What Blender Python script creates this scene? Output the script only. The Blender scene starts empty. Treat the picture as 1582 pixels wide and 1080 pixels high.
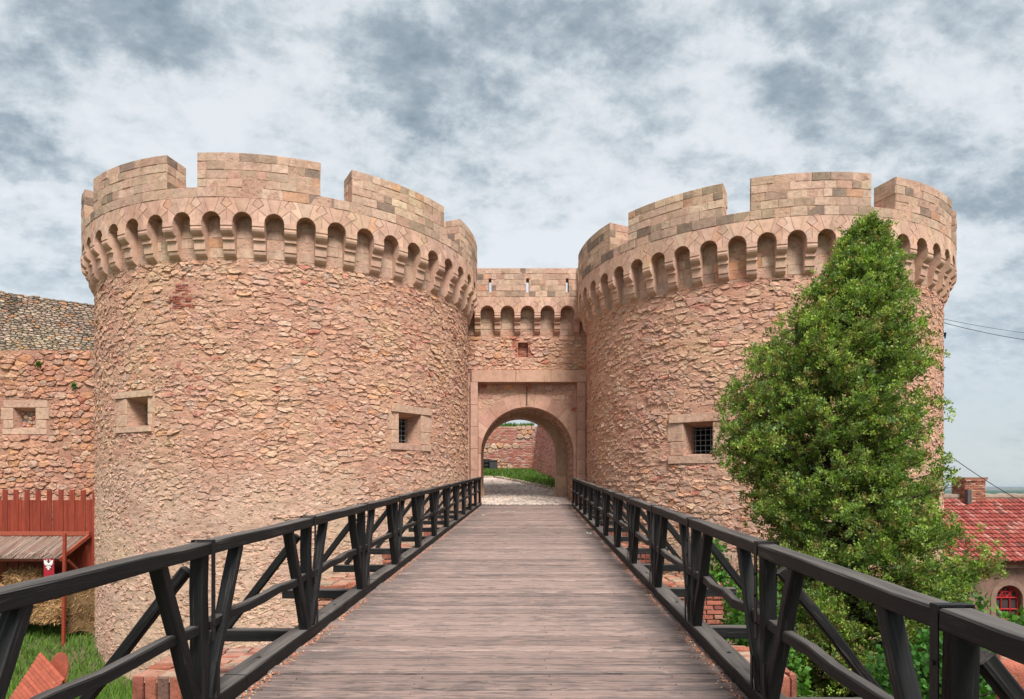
import bpy, math, random, time
import numpy as np
from mathutils import Vector, Matrix, noise as mn
T0 = time.time()
rnd = random.Random(7)
sc = bpy.context.scene
COL = sc.collection
R_ = math.radians

# ------------------------------------------------------------------ camera (eye is the origin)
cam_d = bpy.data.cameras.new("camera"); cam = bpy.data.objects.new("camera", cam_d); COL.objects.link(cam)
cam.location = (0, 0, 0); cam.rotation_euler = (R_(90), 0, 0)
cam_d.sensor_width = 36; cam_d.lens = 36 * 1000 / 1582.0
cam_d.shift_y = 212 / 1582.0; cam_d.clip_start = 0.05; cam_d.clip_end = 20000
sc.camera = cam
EXPO = 1.84
sc.view_settings.view_transform = 'Standard'; sc.view_settings.look = 'None'
sc.view_settings.gamma = 1; sc.view_settings.use_curve_mapping = False
sc.view_settings.exposure = EXPO
SUN_EL, SUN_AZ = 53, 162      # azimuth clockwise from +Y: the sun stands behind the camera, a little right
w = bpy.data.worlds.new("World"); sc.world = w; w.use_nodes = True

class NT:
    def __init__(s, tree): s.t = tree; tree.nodes.clear()
    def n(s, typ, inp=None, **kw):
        x = s.t.nodes.new(typ)
        for k, v in kw.items(): setattr(x, k, v)
        if inp:
            for k, v in inp.items():
                sock = x.inputs[k]
                if isinstance(v, bpy.types.NodeSocket): s.t.links.new(v, sock)
                else: sock.default_value = v
        return x
    def math(s, op, a, b=0.0, clamp=False):
        return s.n('ShaderNodeMath', {0: a, 1: b}, operation=op, use_clamp=clamp).outputs[0]
    def mix(s, f, a, b, mode='MIX'):
        x = s.n('ShaderNodeMix', None, data_type='RGBA', blend_type=mode)
        for k, v in ((0, f), (6, a), (7, b)):
            if isinstance(v, bpy.types.NodeSocket): s.t.links.new(v, x.inputs[k])
            else: x.inputs[k].default_value = v if k == 0 else tuple(v) + ((1,) if len(v) == 3 else ())
        return x.outputs[2]
    def ramp(s, f, stops, interp='LINEAR'):
        x = s.n('ShaderNodeValToRGB', {0: f}); x.color_ramp.interpolation = interp
        e = x.color_ramp.elements
        while len(e) < len(stops): e.new(0.5)
        for i, (p, c) in enumerate(stops):
            e[i].position = p
            e[i].color = (c, c, c, 1) if not hasattr(c, '__len__') else tuple(c) + (1,)
        return x.outputs[0]
    def smooth(s, v, a, b):
        x = s.n('ShaderNodeMapRange', {0: v, 1: a, 2: b, 3: 0.0, 4: 1.0}, interpolation_type='SMOOTHSTEP')
        return x.outputs[0]

def build_world():
    N = NT(w.node_tree)
    sky = N.n('ShaderNodeTexSky', sky_type='NISHITA', sun_disc=False, sun_elevation=R_(SUN_EL), sun_rotation=R_(SUN_AZ))
    skyb = N.mix(1.0, sky.outputs[0], (0.10, 0.10, 0.10), 'MULTIPLY')
    tc = N.n('ShaderNodeTexCoord')
    sep = N.n('ShaderNodeSeparateXYZ', {0: tc.outputs['Generated']})
    X, Y, Z = sep.outputs
    # cloud deck coordinates: a flat layer high overhead, softened towards the horizon
    zz = N.math('ADD', N.math('MAXIMUM', Z, 0.0), 0.42)
    u = N.math('DIVIDE', X, zz); v = N.math('DIVIDE', Y, zz)
    uv = N.n('ShaderNodeCombineXYZ', {0: u, 1: v, 2: 0.0}).outputs[0]
    mp = N.n('ShaderNodeMapping', {'Vector': uv, 'Rotation': (0, 0, R_(-30)), 'Scale': (1.0, 1.3, 1.0)}).outputs[0]
    n1 = N.n('ShaderNodeTexNoise', {'Vector': mp, 'Scale': 2.7, 'Detail': 12, 'Roughness': 0.62, 'Distortion': 0.15}).outputs[0]
    n2 = N.n('ShaderNodeTexNoise', {'Vector': mp, 'Scale': 8.0, 'Detail': 10, 'Roughness': 0.64, 'Distortion': 0.15}).outputs[0]
    n3 = N.n('ShaderNodeTexNoise', {'Vector': mp, 'Scale': 24.0, 'Detail': 8, 'Roughness': 0.62, 'Distortion': 0.1}).outputs[0]
    # big dark cloud bodies, at their directions (tan azimuth, tan elevation)
    wn = N.n('ShaderNodeTexNoise', {'Vector': tc.outputs['Generated'], 'Scale': 8.0, 'Detail': 9, 'Roughness': 0.66})
    wv = N.n('ShaderNodeVectorMath', {0: wn.outputs['Color'], 1: (0.5, 0.5, 0.5)}, operation='SUBTRACT').outputs[0]
    ay = N.math('MAXIMUM', Y, 0.02)
    ta = N.math('DIVIDE', X, ay); te = N.math('DIVIDE', Z, ay)
    ang = N.n('ShaderNodeCombineXYZ', {0: ta, 1: te, 2: 0.0}).outputs[0]
    ang = N.n('ShaderNodeVectorMath', {0: ang, 1: N.n('ShaderNodeVectorMath', {0: wv, 'Scale': 0.20}, operation='SCALE').outputs[0]}, operation='ADD').outputs[0]
    blobs = [(-.60, .72, .20, .075, -.25, 1.0), (-.78, .64, .10, .05, -.4, .7), (-.76, .53, .12, .045, -.5, .8), (-.35, .72, .07, .05, -.3, .5),
             (-.14, .655, .20, .075, -.3, 1.0), (.12, .70, .20, .075, -.15, .9), (-.16, .585, .10, .035, -.2, .7),
             (.47, .70, .14, .05, -.35, .9), (.72, .70, .14, .07, -.1, .8), (.55, .57, .20, .06, -.2, .8), (.22, .60, .14, .04, -.25, .6), (.80, .46, .2, .05, 0, .8),
             (.3, .5, .12, .03, -.2, .4), (-.72, .40, .12, .03, -.3, .4), (.02, .44, .12, .03, -.35, .4), (.85, .28, .3, .07, 0, .75), (-.9, .33, .2, .04, 0, .3)]
    acc = None
    for (bx, by, sx, sy, rot, amp) in blobs:
        m = N.n('ShaderNodeMapping', {'Vector': ang, 'Location': (-bx, -by, 0)}).outputs[0]
        m = N.n('ShaderNodeMapping', {'Vector': m, 'Rotation': (0, 0, -rot), 'Scale': (1, 1, 1)}).outputs[0]
        m = N.n('ShaderNodeVectorMath', {0: m, 1: (1 / sx, 1 / sy, 0)}, operation='MULTIPLY').outputs[0]
        L = N.n('ShaderNodeVectorMath', {0: m}, operation='LENGTH').outputs['Value']
        g = N.math('MULTIPLY', N.math('SUBTRACT', 1.0, N.smooth(L, 0.35, 1.5)), amp)
        acc = g if acc is None else N.math('MAXIMUM', acc, g)
    front = N.smooth(Y, 0.05, 0.3)
    acc = N.math('MULTIPLY', acc, front)
    a1 = N.math('MULTIPLY', N.math('SUBTRACT', n1, 0.5), 1.7)
    a2 = N.math('MULTIPLY', N.math('ADD', N.math('SUBTRACT', n2, 0.5), N.math('MULTIPLY', N.math('SUBTRACT', n3, 0.5), 0.6)), 1.3)
    dens = N.math('ADD', N.math('ADD', a1, a2), N.math('ADD', N.math('MULTIPLY', acc, 0.50), 0.15))
    k = 1.0 / (2 ** EXPO)
    c = lambda r, g, b: (r * k, g * k, b * k)
    cloud = N.ramp(dens, [(0.0, c(.80, .835, .86)), (.22, c(.72, .765, .795)), (.45, c(.53, .595, .635)), (.68, c(.355, .425, .475)), (.95, c(.25, .315, .365))])
    # lower sky: smoother and greyer veil
    hz = N.math('SUBTRACT', 1.0, N.smooth(Z, 0.0, 0.36))
    veil = N.ramp(N.smooth(Z, 0.0, .3), [(0.0, c(.50, .57, .60)), (.35, c(.43, .51, .57)), (1.0, c(.62, .69, .74))])
    cloud = N.mix(N.math('MULTIPLY', hz, 0.72), cloud, veil)
    col = N.mix(0.95, skyb, cloud)
    col = N.mix(N.math('GREATER_THAN', 0.0, Z), col, c(.30, .29, .26))
    bg = N.n('ShaderNodeBackground', {0: col, 1: 1.0})
    out = N.n('ShaderNodeOutputWorld', {0: bg.outputs[0]})
build_world()
sd = bpy.data.lights.new("sun", 'SUN'); sd.energy = 1.5; sd.angle = R_(19); sd.color = (1.0, 0.955, 0.905)
sun = bpy.data.objects.new("sun", sd); COL.objects.link(sun)
az = R_(SUN_AZ); el = R_(SUN_EL)
sdir = Vector((math.sin(az) * math.cos(el), math.cos(az) * math.cos(el), math.sin(el)))
sun.rotation_euler = sdir.to_track_quat('Z', 'Y').to_euler()
sun.location = sdir * 60

# ------------------------------------------------------------------ helpers
def tag(o, label=None, cat=None, group=None, kind=None):
    if label: o['label'] = label
    if cat: o['category'] = cat
    if group: o['group'] = group
    if kind: o['kind'] = kind
    return o
def thing(name, label, cat, loc=(0, 0, 0), group=None):
    o = bpy.data.objects.new(name, None); COL.objects.link(o); o.location = loc; o.empty_display_size = .3
    return tag(o, label, cat, group)
def mesh_obj(name, me, parent=None, mat=None):
    o = bpy.data.objects.new(name, me); COL.objects.link(o)
    if me is None: o.empty_display_size = .2
    if parent:
        o.parent = parent
        o.matrix_parent_inverse = WM(parent).inverted()
    return o
def WM(o):
    """world matrix worked out by hand (nothing has been evaluated yet)"""
    b = o.matrix_basis.copy()
    return b if not o.parent else WM(o.parent) @ o.matrix_parent_inverse @ b
def make_mesh(name, V, F, C=None, mat=None, smooth=False):
    me = bpy.data.meshes.new(name); me.from_pydata(V, [], F)
    if C is not None:
        at = me.attributes.new("col", 'FLOAT_COLOR', 'POINT')
        a = np.ones((len(V), 4), dtype=np.float32); a[:, :3] = np.asarray(C, dtype=np.float32).reshape(-1, 3)
        at.data.foreach_set("color", a.ravel())
    if smooth: me.polygons.foreach_set("use_smooth", [True] * len(F))
    if mat: me.materials.append(mat)
    return me
class MB:
    def __init__(s): s.V = []; s.F = []; s.C = []
    def add(s, V, F, c=(.5, .5, .5)):
        b = len(s.V); s.V += V; s.F += [tuple(i + b for i in f) for f in F]
        if hasattr(c[0], '__len__'): s.C += list(c)
        else: s.C += [c] * len(V)
    def box(s, x0, x1, y0, y1, z0, z1, c=(.5, .5, .5)):
        s.add([(x0, y0, z0), (x1, y0, z0), (x1, y1, z0), (x0, y1, z0), (x0, y0, z1), (x1, y0, z1), (x1, y1, z1), (x0, y1, z1)],
              [(0, 3, 2, 1), (4, 5, 6, 7), (0, 1, 5, 4), (1, 2, 6, 5), (2, 3, 7, 6), (3, 0, 4, 7)], c)
    def tube(s, pts, r, n=6, c=(.5, .5, .5), cap=True):
        V = []; F = []
        rr = r if hasattr(r, '__len__') else [r] * len(pts)
        P = [Vector(p) for p in pts]
        for i, p in enumerate(P):
            d = (P[min(i + 1, len(P) - 1)] - P[max(i - 1, 0)]).normalized()
            a = d.cross(Vector((0, 0, 1)))
            if a.length < .1: a = d.cross(Vector((1, 0, 0)))
            a.normalize(); b = d.cross(a)
            for k in range(n):
                t = 2 * math.pi * k / n
                V.append(tuple(p + (a * math.cos(t) + b * math.sin(t)) * rr[i]))
        for i in range(len(P) - 1):
            for k in range(n):
                F.append((i * n + k, i * n + (k + 1) % n, (i + 1) * n + (k + 1) % n, (i + 1) * n + k))
        if cap:
            F.append(tuple(range(n))[::-1]); F.append(tuple((len(P) - 1) * n + k for k in range(n)))
        s.add(V, F, c)
    def build(s, name, mat, parent=None, smooth=False, kind=None):
        if not s.V: return None
        o = mesh_obj(name, make_mesh(name, s.V, s.F, s.C, mat, smooth), parent)
        if kind: o['kind'] = kind
        return o
class Cyl:
    def __init__(s, cx, cy, R): s.cx, s.cy, s.R = cx, cy, R
    def P(s, a, h, d):
        t = a / s.R; r = s.R + d
        return (s.cx + r * math.sin(t), s.cy - r * math.cos(t), h)
    def N(s, a): t = a / s.R; return Vector((math.sin(t), -math.cos(t), 0))
    def hit(s, px, py):
        dx = (px - 791) / 1000; a = dx * dx + 1; b = -2 * (dx * s.cx + s.cy); c = s.cx ** 2 + s.cy ** 2 - s.R ** 2
        t = (-b - math.sqrt(max(b * b - 4 * a * c, 0))) / (2 * a)
        return (math.atan2(dx * t - s.cx, -(t - s.cy)) * s.R, (752 - py) / 1000 * t)
class Flat:
    """o origin (xyz), u along, n outward normal (unit), up optional"""
    def __init__(s, o, u, n, up=(0, 0, 1)): s.o, s.u, s.n, s.up = Vector(o), Vector(u).normalized(), Vector(n).normalized(), Vector(up)
    def P(s, a, h, d): return tuple(s.o + s.u * a + s.up * h + s.n * d)
    def N(s, a): return s.n
def mapv(surf, V): return [surf.P(*v) for v in V]

def jit(c, k=.08):
    f = 1 + rnd.uniform(-k, k)
    return tuple(max(.004, x * f * (1 + rnd.uniform(-k, k) * .22)) for x in c)
def pick(pal):
    r = rnd.random() * sum(p[0] for p in pal)
    for wgt, c in pal:
        r -= wgt
        if r <= 0: return jit(c, .12)
    return jit(pal[-1][1], .12)

# polygons -------------------------------------------------------------
def clip(poly, nx, ny, c):
    out = []; n = len(poly)
    for i in range(n):
        p = poly[i]; q = poly[(i + 1) % n]
        dp = p[0] * nx + p[1] * ny - c; dq = q[0] * nx + q[1] * ny - c
        if dp <= 0: out.append(p)
        if (dp < 0 < dq) or (dq < 0 < dp):
            t = dp / (dp - dq); out.append((p[0] + (q[0] - p[0]) * t, p[1] + (q[1] - p[1]) * t))
    return out
def area(p):
    return .5 * sum(p[i][0] * p[(i + 1) % len(p)][1] - p[(i + 1) % len(p)][0] * p[i][1] for i in range(len(p)))
def centroid(p): return (sum(v[0] for v in p) / len(p), sum(v[1] for v in p) / len(p))
def rubble_cells(s0, s1, h0, h1, wv=(.22, .58), hv=(.12, .26), an=1.7, jx=.25, jy=.3, rects=()):
    """irregularly coursed cells: seeds laid in wobbly courses, cut apart like a Voronoi diagram"""
    S = []
    h = h0
    while h < h1:
        ch = rnd.uniform(*hv) * (1.25 if rnd.random() < .12 else 1); s = s0 - rnd.random() * .3
        while s < s1:
            wd = rnd.uniform(*wv) * (1 + .45 * mn.noise((s * .5, h * .7, 8.3)))
            if rnd.random() < .15: wd *= .5
            S.append((s + wd / 2 + rnd.uniform(-jx, jx) * wd * .6, (h + ch / 2 + rnd.uniform(-jy, jy) * ch + .10 * mn.noise((s * .35, h * .3, 1.7))) * an))
            s += wd
        h += ch
    cs = .5; grid = {}
    for i, p in enumerate(S): grid.setdefault((int(p[0] // cs), int(p[1] // cs)), []).append(i)
    cells = []
    for i, p in enumerate(S):
        if not (s0 <= p[0] <= s1 and h0 <= p[1] / an <= h1): continue
        b = .6
        poly = [(p[0] - b, p[1] - b), (p[0] + b, p[1] - b), (p[0] + b, p[1] + b), (p[0] - b, p[1] + b)]
        gx, gy = int(p[0] // cs), int(p[1] // cs); nb = []
        for ix in (-2, -1, 0, 1, 2):
            for iy in (-2, -1, 0, 1, 2):
                for j in grid.get((gx + ix, gy + iy), ()):
                    if j != i:
                        q = S[j]; nb.append(((q[0] - p[0]) ** 2 + (q[1] - p[1]) ** 2, q))
        nb.sort(key=lambda t: t[0])
        for d2, q in nb[:16]:
            if d2 < 1e-6: continue
            nx, ny = q[0] - p[0], q[1] - p[1]
            poly = clip(poly, nx, ny, nx * (p[0] + q[0]) / 2 + ny * (p[1] + q[1]) / 2)
            if len(poly) < 3: break
        if len(poly) < 3: continue
        poly = [(x, y / an) for x, y in poly]
        poly = clip(poly, -1, 0, -s0); poly = clip(poly, 1, 0, s1) if poly else poly
        poly = clip(poly, 0, -1, -h0) if poly else poly; poly = clip(poly, 0, 1, h1) if poly else poly
        if len(poly) < 3: continue
        c = centroid(poly); ok = True
        for (a0, a1, b0, b1) in rects:
            if a0 < c[0] < a1 and b0 < c[1] < b1: ok = False; break
            if min(x for x, y in poly) < a1 and max(x for x, y in poly) > a0 and min(y for x, y in poly) < b1 and max(y for x, y in poly) > b0:
                opts = [(a0 - c[0], (1, 0, a0)), (c[0] - a1, (-1, 0, -a1)), (b0 - c[1], (0, 1, b0)), (c[1] - b1, (0, -1, -b1))]
                opts.sort(key=lambda t: -t[0]); poly = clip(poly, *opts[0][1])
                if len(poly) < 3: ok = False; break
                c = centroid(poly)
        if ok and area(poly) > .004: cells.append(poly)
    return cells
def resample(poly, n):
    L = [0]
    m = len(poly)
    for i in range(m):
        a, b = poly[i], poly[(i + 1) % m]; L.append(L[-1] + math.hypot(a[0] - b[0], a[1] - b[1]))
    out = []; off = rnd.random() / n
    for k in range(n):
        t = (k / n + off) % 1 * L[-1]
        for i in range(m):
            if L[i + 1] >= t:
                f = (t - L[i]) / max(L[i + 1] - L[i], 1e-9); a, b = poly[i], poly[(i + 1) % m]
                out.append((a[0] + (b[0] - a[0]) * f, a[1] + (b[1] - a[1]) * f)); break
    return out
def rough_stone(poly, gap=.02, e=.03, rough=.012, tilt=0, n=9, base=-.06):
    """irregular stone lying in mortar: base ring, shoulder ring, face ring, centre -> (s,h,d) verts, faces"""
    c = centroid(poly)
    ch = []
    for i in range(len(poly)):
        a, b = poly[i], poly[(i + 1) % len(poly)]
        ch += [(a[0] * .92 + b[0] * .08, a[1] * .92 + b[1] * .08), (a[0] * .08 + b[0] * .92, a[1] * .08 + b[1] * .92)]
    P = resample(ch, n)
    V = []
    ww = max(x for x, y in P) - min(x for x, y in P); hh = max(y for x, y in P) - min(y for x, y in P)
    fx = max(.3, 1 - gap * 2 / max(ww, .05)); fy = max(.3, 1 - gap * 2 / max(hh, .05))
    for sc_, d0, dn in ((1.02, base, 0), (1.0, e * .6, rough * .7), (.86, e, rough)):
        for (x, y) in P:
            k = sc_ + rnd.uniform(-.07, .05)
            dx, dy = (x - c[0]) * fx * k, (y - c[1]) * fy * k
            V.append((c[0] + dx, c[1] + dy, d0 + (tilt * dy / max(hh, .05) if d0 > 0 else 0) + rnd.uniform(-dn, dn)))
    V.append((c[0] + rnd.uniform(-.2, .2) * ww, c[1] + rnd.uniform(-.2, .2) * hh, e + rnd.uniform(-rough, rough)))
    F = []
    for r in (0, 1):
        for i in range(n):
            j = (i + 1) % n; F.append((r * n + i, r * n + j, (r + 1) * n + j, (r + 1) * n + i))
    for i in range(n): F.append((2 * n + i, 2 * n + (i + 1) % n, 3 * n))
    return V, F
def dressed(poly, e=.008, bev=.012, base=-.05, wob=.002):
    """dressed block: prism with a small bevel round its face"""
    n = len(poly); c = centroid(poly); V = []
    for q, d in ((0, base), (0, e - bev * .7), (bev, e)):
        for (x, y) in poly:
            L = math.hypot(x - c[0], y - c[1]); k = 1 - q * 1.3 / max(L, .02)
            V.append((c[0] + (x - c[0]) * k, c[1] + (y - c[1]) * k, d + rnd.uniform(-wob, wob)))
    F = []
    for r in (0, 1):
        for i in range(n):
            j = (i + 1) % n; F.append((r * n + i, r * n + j, (r + 1) * n + j, (r + 1) * n + i))
    F.append(tuple(2 * n + i for i in range(n)))
    return V, F
def rect(a0, a1, b0, b1, g=.006): return [(a0 + g, b0 + g), (a1 - g, b0 + g), (a1 - g, b1 - g), (a0 + g, b1 - g)]

class Stones:
    """collects pieces of one kind; the 300 that show largest become objects, the rest one 'stuff' part"""
    def __init__(s, name, mat, parent, lim=300): s.name, s.mat, s.parent, s.lim, s.L = name, mat, parent, lim, []
    def add(s, surf, V, F, c, size):
        W = mapv(surf, V); p = Vector(W[-1]); n = surf.N(V[-1][0])
        cosv = max(0.02, -(p.normalized().dot(n))) if p.y > .5 else .001
        px = 791 + p.x / max(p.y, .1) * 1000; py = 752 - p.z / max(p.y, .1) * 1000
        vis = 1 if (-10 < px < 1592 and -10 < py < 1090) else .01
        s.L.append((size * cosv * vis / p.length_squared, W, F, c))
    def flush(s):
        s.L.sort(key=lambda t: -t[0])
        for (_, W, F, c) in s.L[:s.lim]:
            o = np.mean(np.array(W), axis=0)
            me = make_mesh(s.name, [tuple(np.array(v) - o) for v in W], F, [c] * len(W), s.mat)
            ob = mesh_obj(s.name, me, s.parent); ob.location = tuple(o)
        if len(s.L) > s.lim:
            b = MB()
            for (_, W, F, c) in s.L[s.lim:]: b.add(W, F, c)
            b.build(s.name, s.mat, s.parent, kind='stuff')

# ------------------------------------------------------------------ materials
def new_mat(name):
    m = bpy.data.materials.new(name); m.use_nodes = True
    return m, NT(m.node_tree)
def finish(N, col, rough=.9, bump=None, bstr=.5, bdist=.02, spec=.25, metal=0):
    d = {'Base Color': col, 'Roughness': rough, 'Metallic': metal, 'Specular IOR Level': spec}
    if bump is not None:
        d['Normal'] = N.n('ShaderNodeBump', {'Height': bump, 'Strength': bstr, 'Distance': bdist}).outputs[0]
    p = N.n('ShaderNodeBsdfPrincipled', d)
    N.n('ShaderNodeOutputMaterial', {0: p.outputs[0]})
def stone_mat(name, pit=.5, s1=9, s2=38, bstr=.6, var=.35, dark=(.30, .26, .22), tint=None, bdist=.03, smear=None):
    m, N = new_mat(name)
    at = N.n('ShaderNodeAttribute', attribute_name='col').outputs['Color']
    g = N.n('ShaderNodeNewGeometry').outputs['Position']
    if smear:
        sm = N.n('ShaderNodeTexNoise', {'Vector': g, 'Scale': 5.5, 'Detail': 7, 'Roughness': .68}).outputs[0]
        at = N.mix(N.math('MULTIPLY', N.smooth(sm, .42, .62), .75), at, smear)
    a = N.n('ShaderNodeTexNoise', {'Vector': g, 'Scale': s1, 'Detail': 8, 'Roughness': .65}).outputs[0]
    b = N.n('ShaderNodeTexNoise', {'Vector': g, 'Scale': s2, 'Detail': 6, 'Roughness': .7}).outputs[0]
    big = N.n('ShaderNodeTexNoise', {'Vector': g, 'Scale': .55, 'Detail': 5, 'Roughness': .6}).outputs[0]
    k = N.ramp(a, [(.2, 1 - var), (.5, 1.0), (.8, 1 + var * .6)])
    c = N.mix(1.0, at, k, 'MULTIPLY')
    kb = N.ramp(big, [(.30, (.90, .78, .76)), (.44, (1.0, .95, .96)), (.56, (1.03, 1.0, .96)), (.70, (1.06, 1.08, .97))])
    c = N.mix(1.0, c, kb, 'MULTIPLY')
    st_ = N.n('ShaderNodeTexNoise', {'Vector': N.n('ShaderNodeMapping', {'Vector': g, 'Scale': (2.6, 2.6, .35)}).outputs[0], 'Scale': 1.0, 'Detail': 7, 'Roughness': .62}).outputs[0]
    c = N.mix(N.math('MULTIPLY', N.smooth(st_, .52, .66), .28), c, N.mix(1.0, c, (.62, .56, .52), 'MULTIPLY'))
    pits = N.smooth(b, .60, .70)
    c = N.mix(N.math('MULTIPLY', pits, pit), c, N.mix(1.0, c, dark, 'MULTIPLY'))
    crk = None
    if smear:
        cn = N.n('ShaderNodeTexNoise', {'Vector': N.n('ShaderNodeMapping', {'Vector': g, 'Scale': (6.5, 6.5, 19)}).outputs[0], 'Scale': 1.0, 'Detail': 7, 'Roughness': .72, 'Distortion': .6}).outputs[0]
        crk = N.smooth(cn, .585, .64)
        c = N.mix(N.math('MULTIPLY', crk, .62), c, N.mix(1.0, c, (.42, .34, .30), 'MULTIPLY'))
    hgt = N.math('SUBTRACT', N.math('ADD', N.math('MULTIPLY', a, 1.0), N.math('MULTIPLY', b, .35)), N.math('MULTIPLY', pits, .25))
    if crk is not None: hgt = N.math('SUBTRACT', hgt, N.math('MULTIPLY', crk, .8))
    finish(N, c, .93, hgt, bstr, bdist, .2)
    return m
M = {}
M['rubble'] = stone_mat('rubble_stone', .6, 8, 30, 1.0, .36, bdist=.04, smear=(.585, .363, .258))
M['red_rubble'] = stone_mat('red_rubble_stone', .6, 8, 30, 1.0, .36, bdist=.04, smear=(.50, .265, .18))
M['grey_rubble'] = stone_mat('grey_rubble_stone', .6, 8, 30, .9, .4, bdist=.04)
M['ashlar'] = stone_mat('ashlar_stone', .75, 7, 21, .8, .42, dark=(.40, .33, .27), bdist=.035)
M['corbel'] = stone_mat('carved_stone', .45, 5, 24, .5, .32, dark=(.55, .48, .42))
M['brick'] = stone_mat('fired_brick', .55, 10, 30, .7, .45)
def mortar_mat(name, c1, c2, c3, plaster=None):
    m, N = new_mat(name)
    g = N.n('ShaderNodeNewGeometry').outputs['Position']
    mp = N.n('ShaderNodeMapping', {'Vector': g, 'Scale': (1, 1, 1.8)}).outputs[0]
    a = N.n('ShaderNodeTexNoise', {'Vector': mp, 'Scale': 1.1, 'Detail': 8, 'Roughness': .65}).outputs[0]
    b = N.n('ShaderNodeTexNoise', {'Vector': mp, 'Scale': 7, 'Detail': 8, 'Roughness': .7}).outputs[0]
    f = N.n('ShaderNodeTexNoise', {'Vector': mp, 'Scale': 30, 'Detail': 6, 'Roughness': .7}).outputs[0]
    c = N.mix(N.smooth(a, .35, .65), c1, c2)
    c = N.mix(N.math('MULTIPLY', N.smooth(b, .5, .75), .7), c, c3)
    if plaster:
        z = N.n('ShaderNodeSeparateXYZ', {0: g}).outputs[2]
        zz = N.math('ADD', z, N.math('MULTIPLY', N.math('SUBTRACT', a, .5), 5.0))
        c = N.mix(N.math('SUBTRACT', 1.0, N.smooth(zz, plaster[0], plaster[1])), c, N.mix(N.smooth(b, .35, .7), plaster[2], plaster[3]))
    big = N.n('ShaderNodeTexNoise', {'Vector': g, 'Scale': .55, 'Detail': 5, 'Roughness': .6}).outputs[0]
    c = N.mix(1.0, c, N.ramp(big, [(.30, (.90, .78, .76)), (.44, (1.0, .95, .96)), (.56, (1.03, 1.0, .96)), (.70, (1.06, 1.08, .97))]), 'MULTIPLY')
    k = N.ramp(f, [(.25, .66), (.5, 1.0), (.8, 1.18)])
    c = N.mix(1.0, c, k, 'MULTIPLY')
    cn = N.n('ShaderNodeTexNoise', {'Vector': N.n('ShaderNodeMapping', {'Vector': g, 'Scale': (7, 7, 21)}).outputs[0], 'Scale': 1.0, 'Detail': 7, 'Roughness': .72, 'Distortion': .6}).outputs[0]
    crk = N.smooth(cn, .585, .64)
    c = N.mix(N.math('MULTIPLY', crk, .55 if plaster else .25), c, N.mix(1.0, c, (.42, .34, .30), 'MULTIPLY'))
    finish(N, c, .95, N.math('SUBTRACT', N.math('ADD', N.math('MULTIPLY', b, 1.0), N.math('MULTIPLY', f, .5)), N.math('MULTIPLY', crk, .6)), .85, .05, .15)
    return m
PINK = (.585, .36, .254); ROSE = (.55, .31, .22); TAN = (.57, .40, .275); BEIGE = (.61, .435, .33); SAND = (.55, .39, .29)
M['mortar'] = mortar_mat('lime_mortar', PINK, ROSE, TAN, (-.9, 1.5, BEIGE, SAND))
M['mortar_flat'] = mortar_mat('flush_joint_mortar', (.58, .385, .285), (.53, .345, .255), (.60, .42, .31))
M['mortar_grey'] = mortar_mat('dark_old_mortar', (.16, .135, .11), (.22, .17, .13), (.12, .11, .09))
M['mortar_brick'] = mortar_mat('brick_joint_mortar', (.42, .34, .29), (.36, .26, .21), (.46, .40, .34))
def wood_mat(name, c1, c2, worn, wornamt=.5, axis=1, rough=.6, grain=26, top_wear_sheen=0.0, bstr=.35):
    m, N = new_mat(name)
    tc = N.n('ShaderNodeTexCoord').outputs['Object']
    rn = N.n('ShaderNodeObjectInfo').outputs['Random']
    off = N.n('ShaderNodeCombineXYZ', {0: N.math('MULTIPLY', rn, 37.0), 1: N.math('MULTIPLY', rn, 91.0), 2: N.math('MULTIPLY', rn, 13.0)}).outputs[0]
    v = N.n('ShaderNodeVectorMath', {0: tc, 1: off}, operation='ADD').outputs[0]
    scl = [grain] * 3; scl[axis] = 1.3
    g = N.n('ShaderNodeMapping', {'Vector': v, 'Scale': tuple(scl)}).outputs[0]
    a = N.n('ShaderNodeTexNoise', {'Vector': g, 'Scale': 1.0, 'Detail': 6, 'Roughness': .6, 'Distortion': .3}).outputs[0]
    scl = [grain * 3] * 3; scl[axis] = 2.6
    g2 = N.n('ShaderNodeMapping', {'Vector': v, 'Scale': tuple(scl)}).outputs[0]
    b = N.n('ShaderNodeTexNoise', {'Vector': g2, 'Scale': 1.0, 'Detail': 4, 'Roughness': .6}).outputs[0]
    scl = [grain * .18] * 3; scl[axis] = .8
    g3 = N.n('ShaderNodeMapping', {'Vector': v, 'Scale': tuple(scl)}).outputs[0]
    p = N.n('ShaderNodeTexNoise', {'Vector': g3, 'Scale': 1.0, 'Detail': 8, 'Roughness': .7}).outputs[0]
    c = N.mix(N.smooth(a, .35, .65), c1, c2)
    f = N.math('MULTIPLY', N.smooth(N.math('ADD', N.math('MULTIPLY', p, .5), N.math('MULTIPLY', b, .5)), .54, .62), wornamt)
    if top_wear_sheen:
        nz = N.n('ShaderNodeSeparateXYZ', {0: N.n('ShaderNodeNewGeometry').outputs['Normal']}).outputs[2]
        t = N.math('MULTIPLY', N.smooth(nz, .6, .9), top_wear_sheen)
        f = N.math('MAXIMUM', f, N.math('MULTIPLY', t, N.ramp(a, [(.3, .35), (.6, 1.0)])))  # upward faces lighter: weathering, plus sheen painted into the colour
    c = N.mix(f, c, worn)
    rv = N.math('ADD', N.math('MULTIPLY', rn, .35), .83)
    c = N.mix(1.0, c, N.n('ShaderNodeCombineColor', {0: rv, 1: rv, 2: rv}).outputs[0], 'MULTIPLY')
    finish(N, c, rough, N.math('ADD', a, N.math('MULTIPLY', b, .6)), bstr, .008, .3)
    return m
M['black_wood'] = wood_mat('tarred_timber', (.0045, .0045, .005), (.009, .009, .009), (.13, .115, .105), .28, 1, .62, 22, .95, .8)
M['deck'] = None
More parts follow.
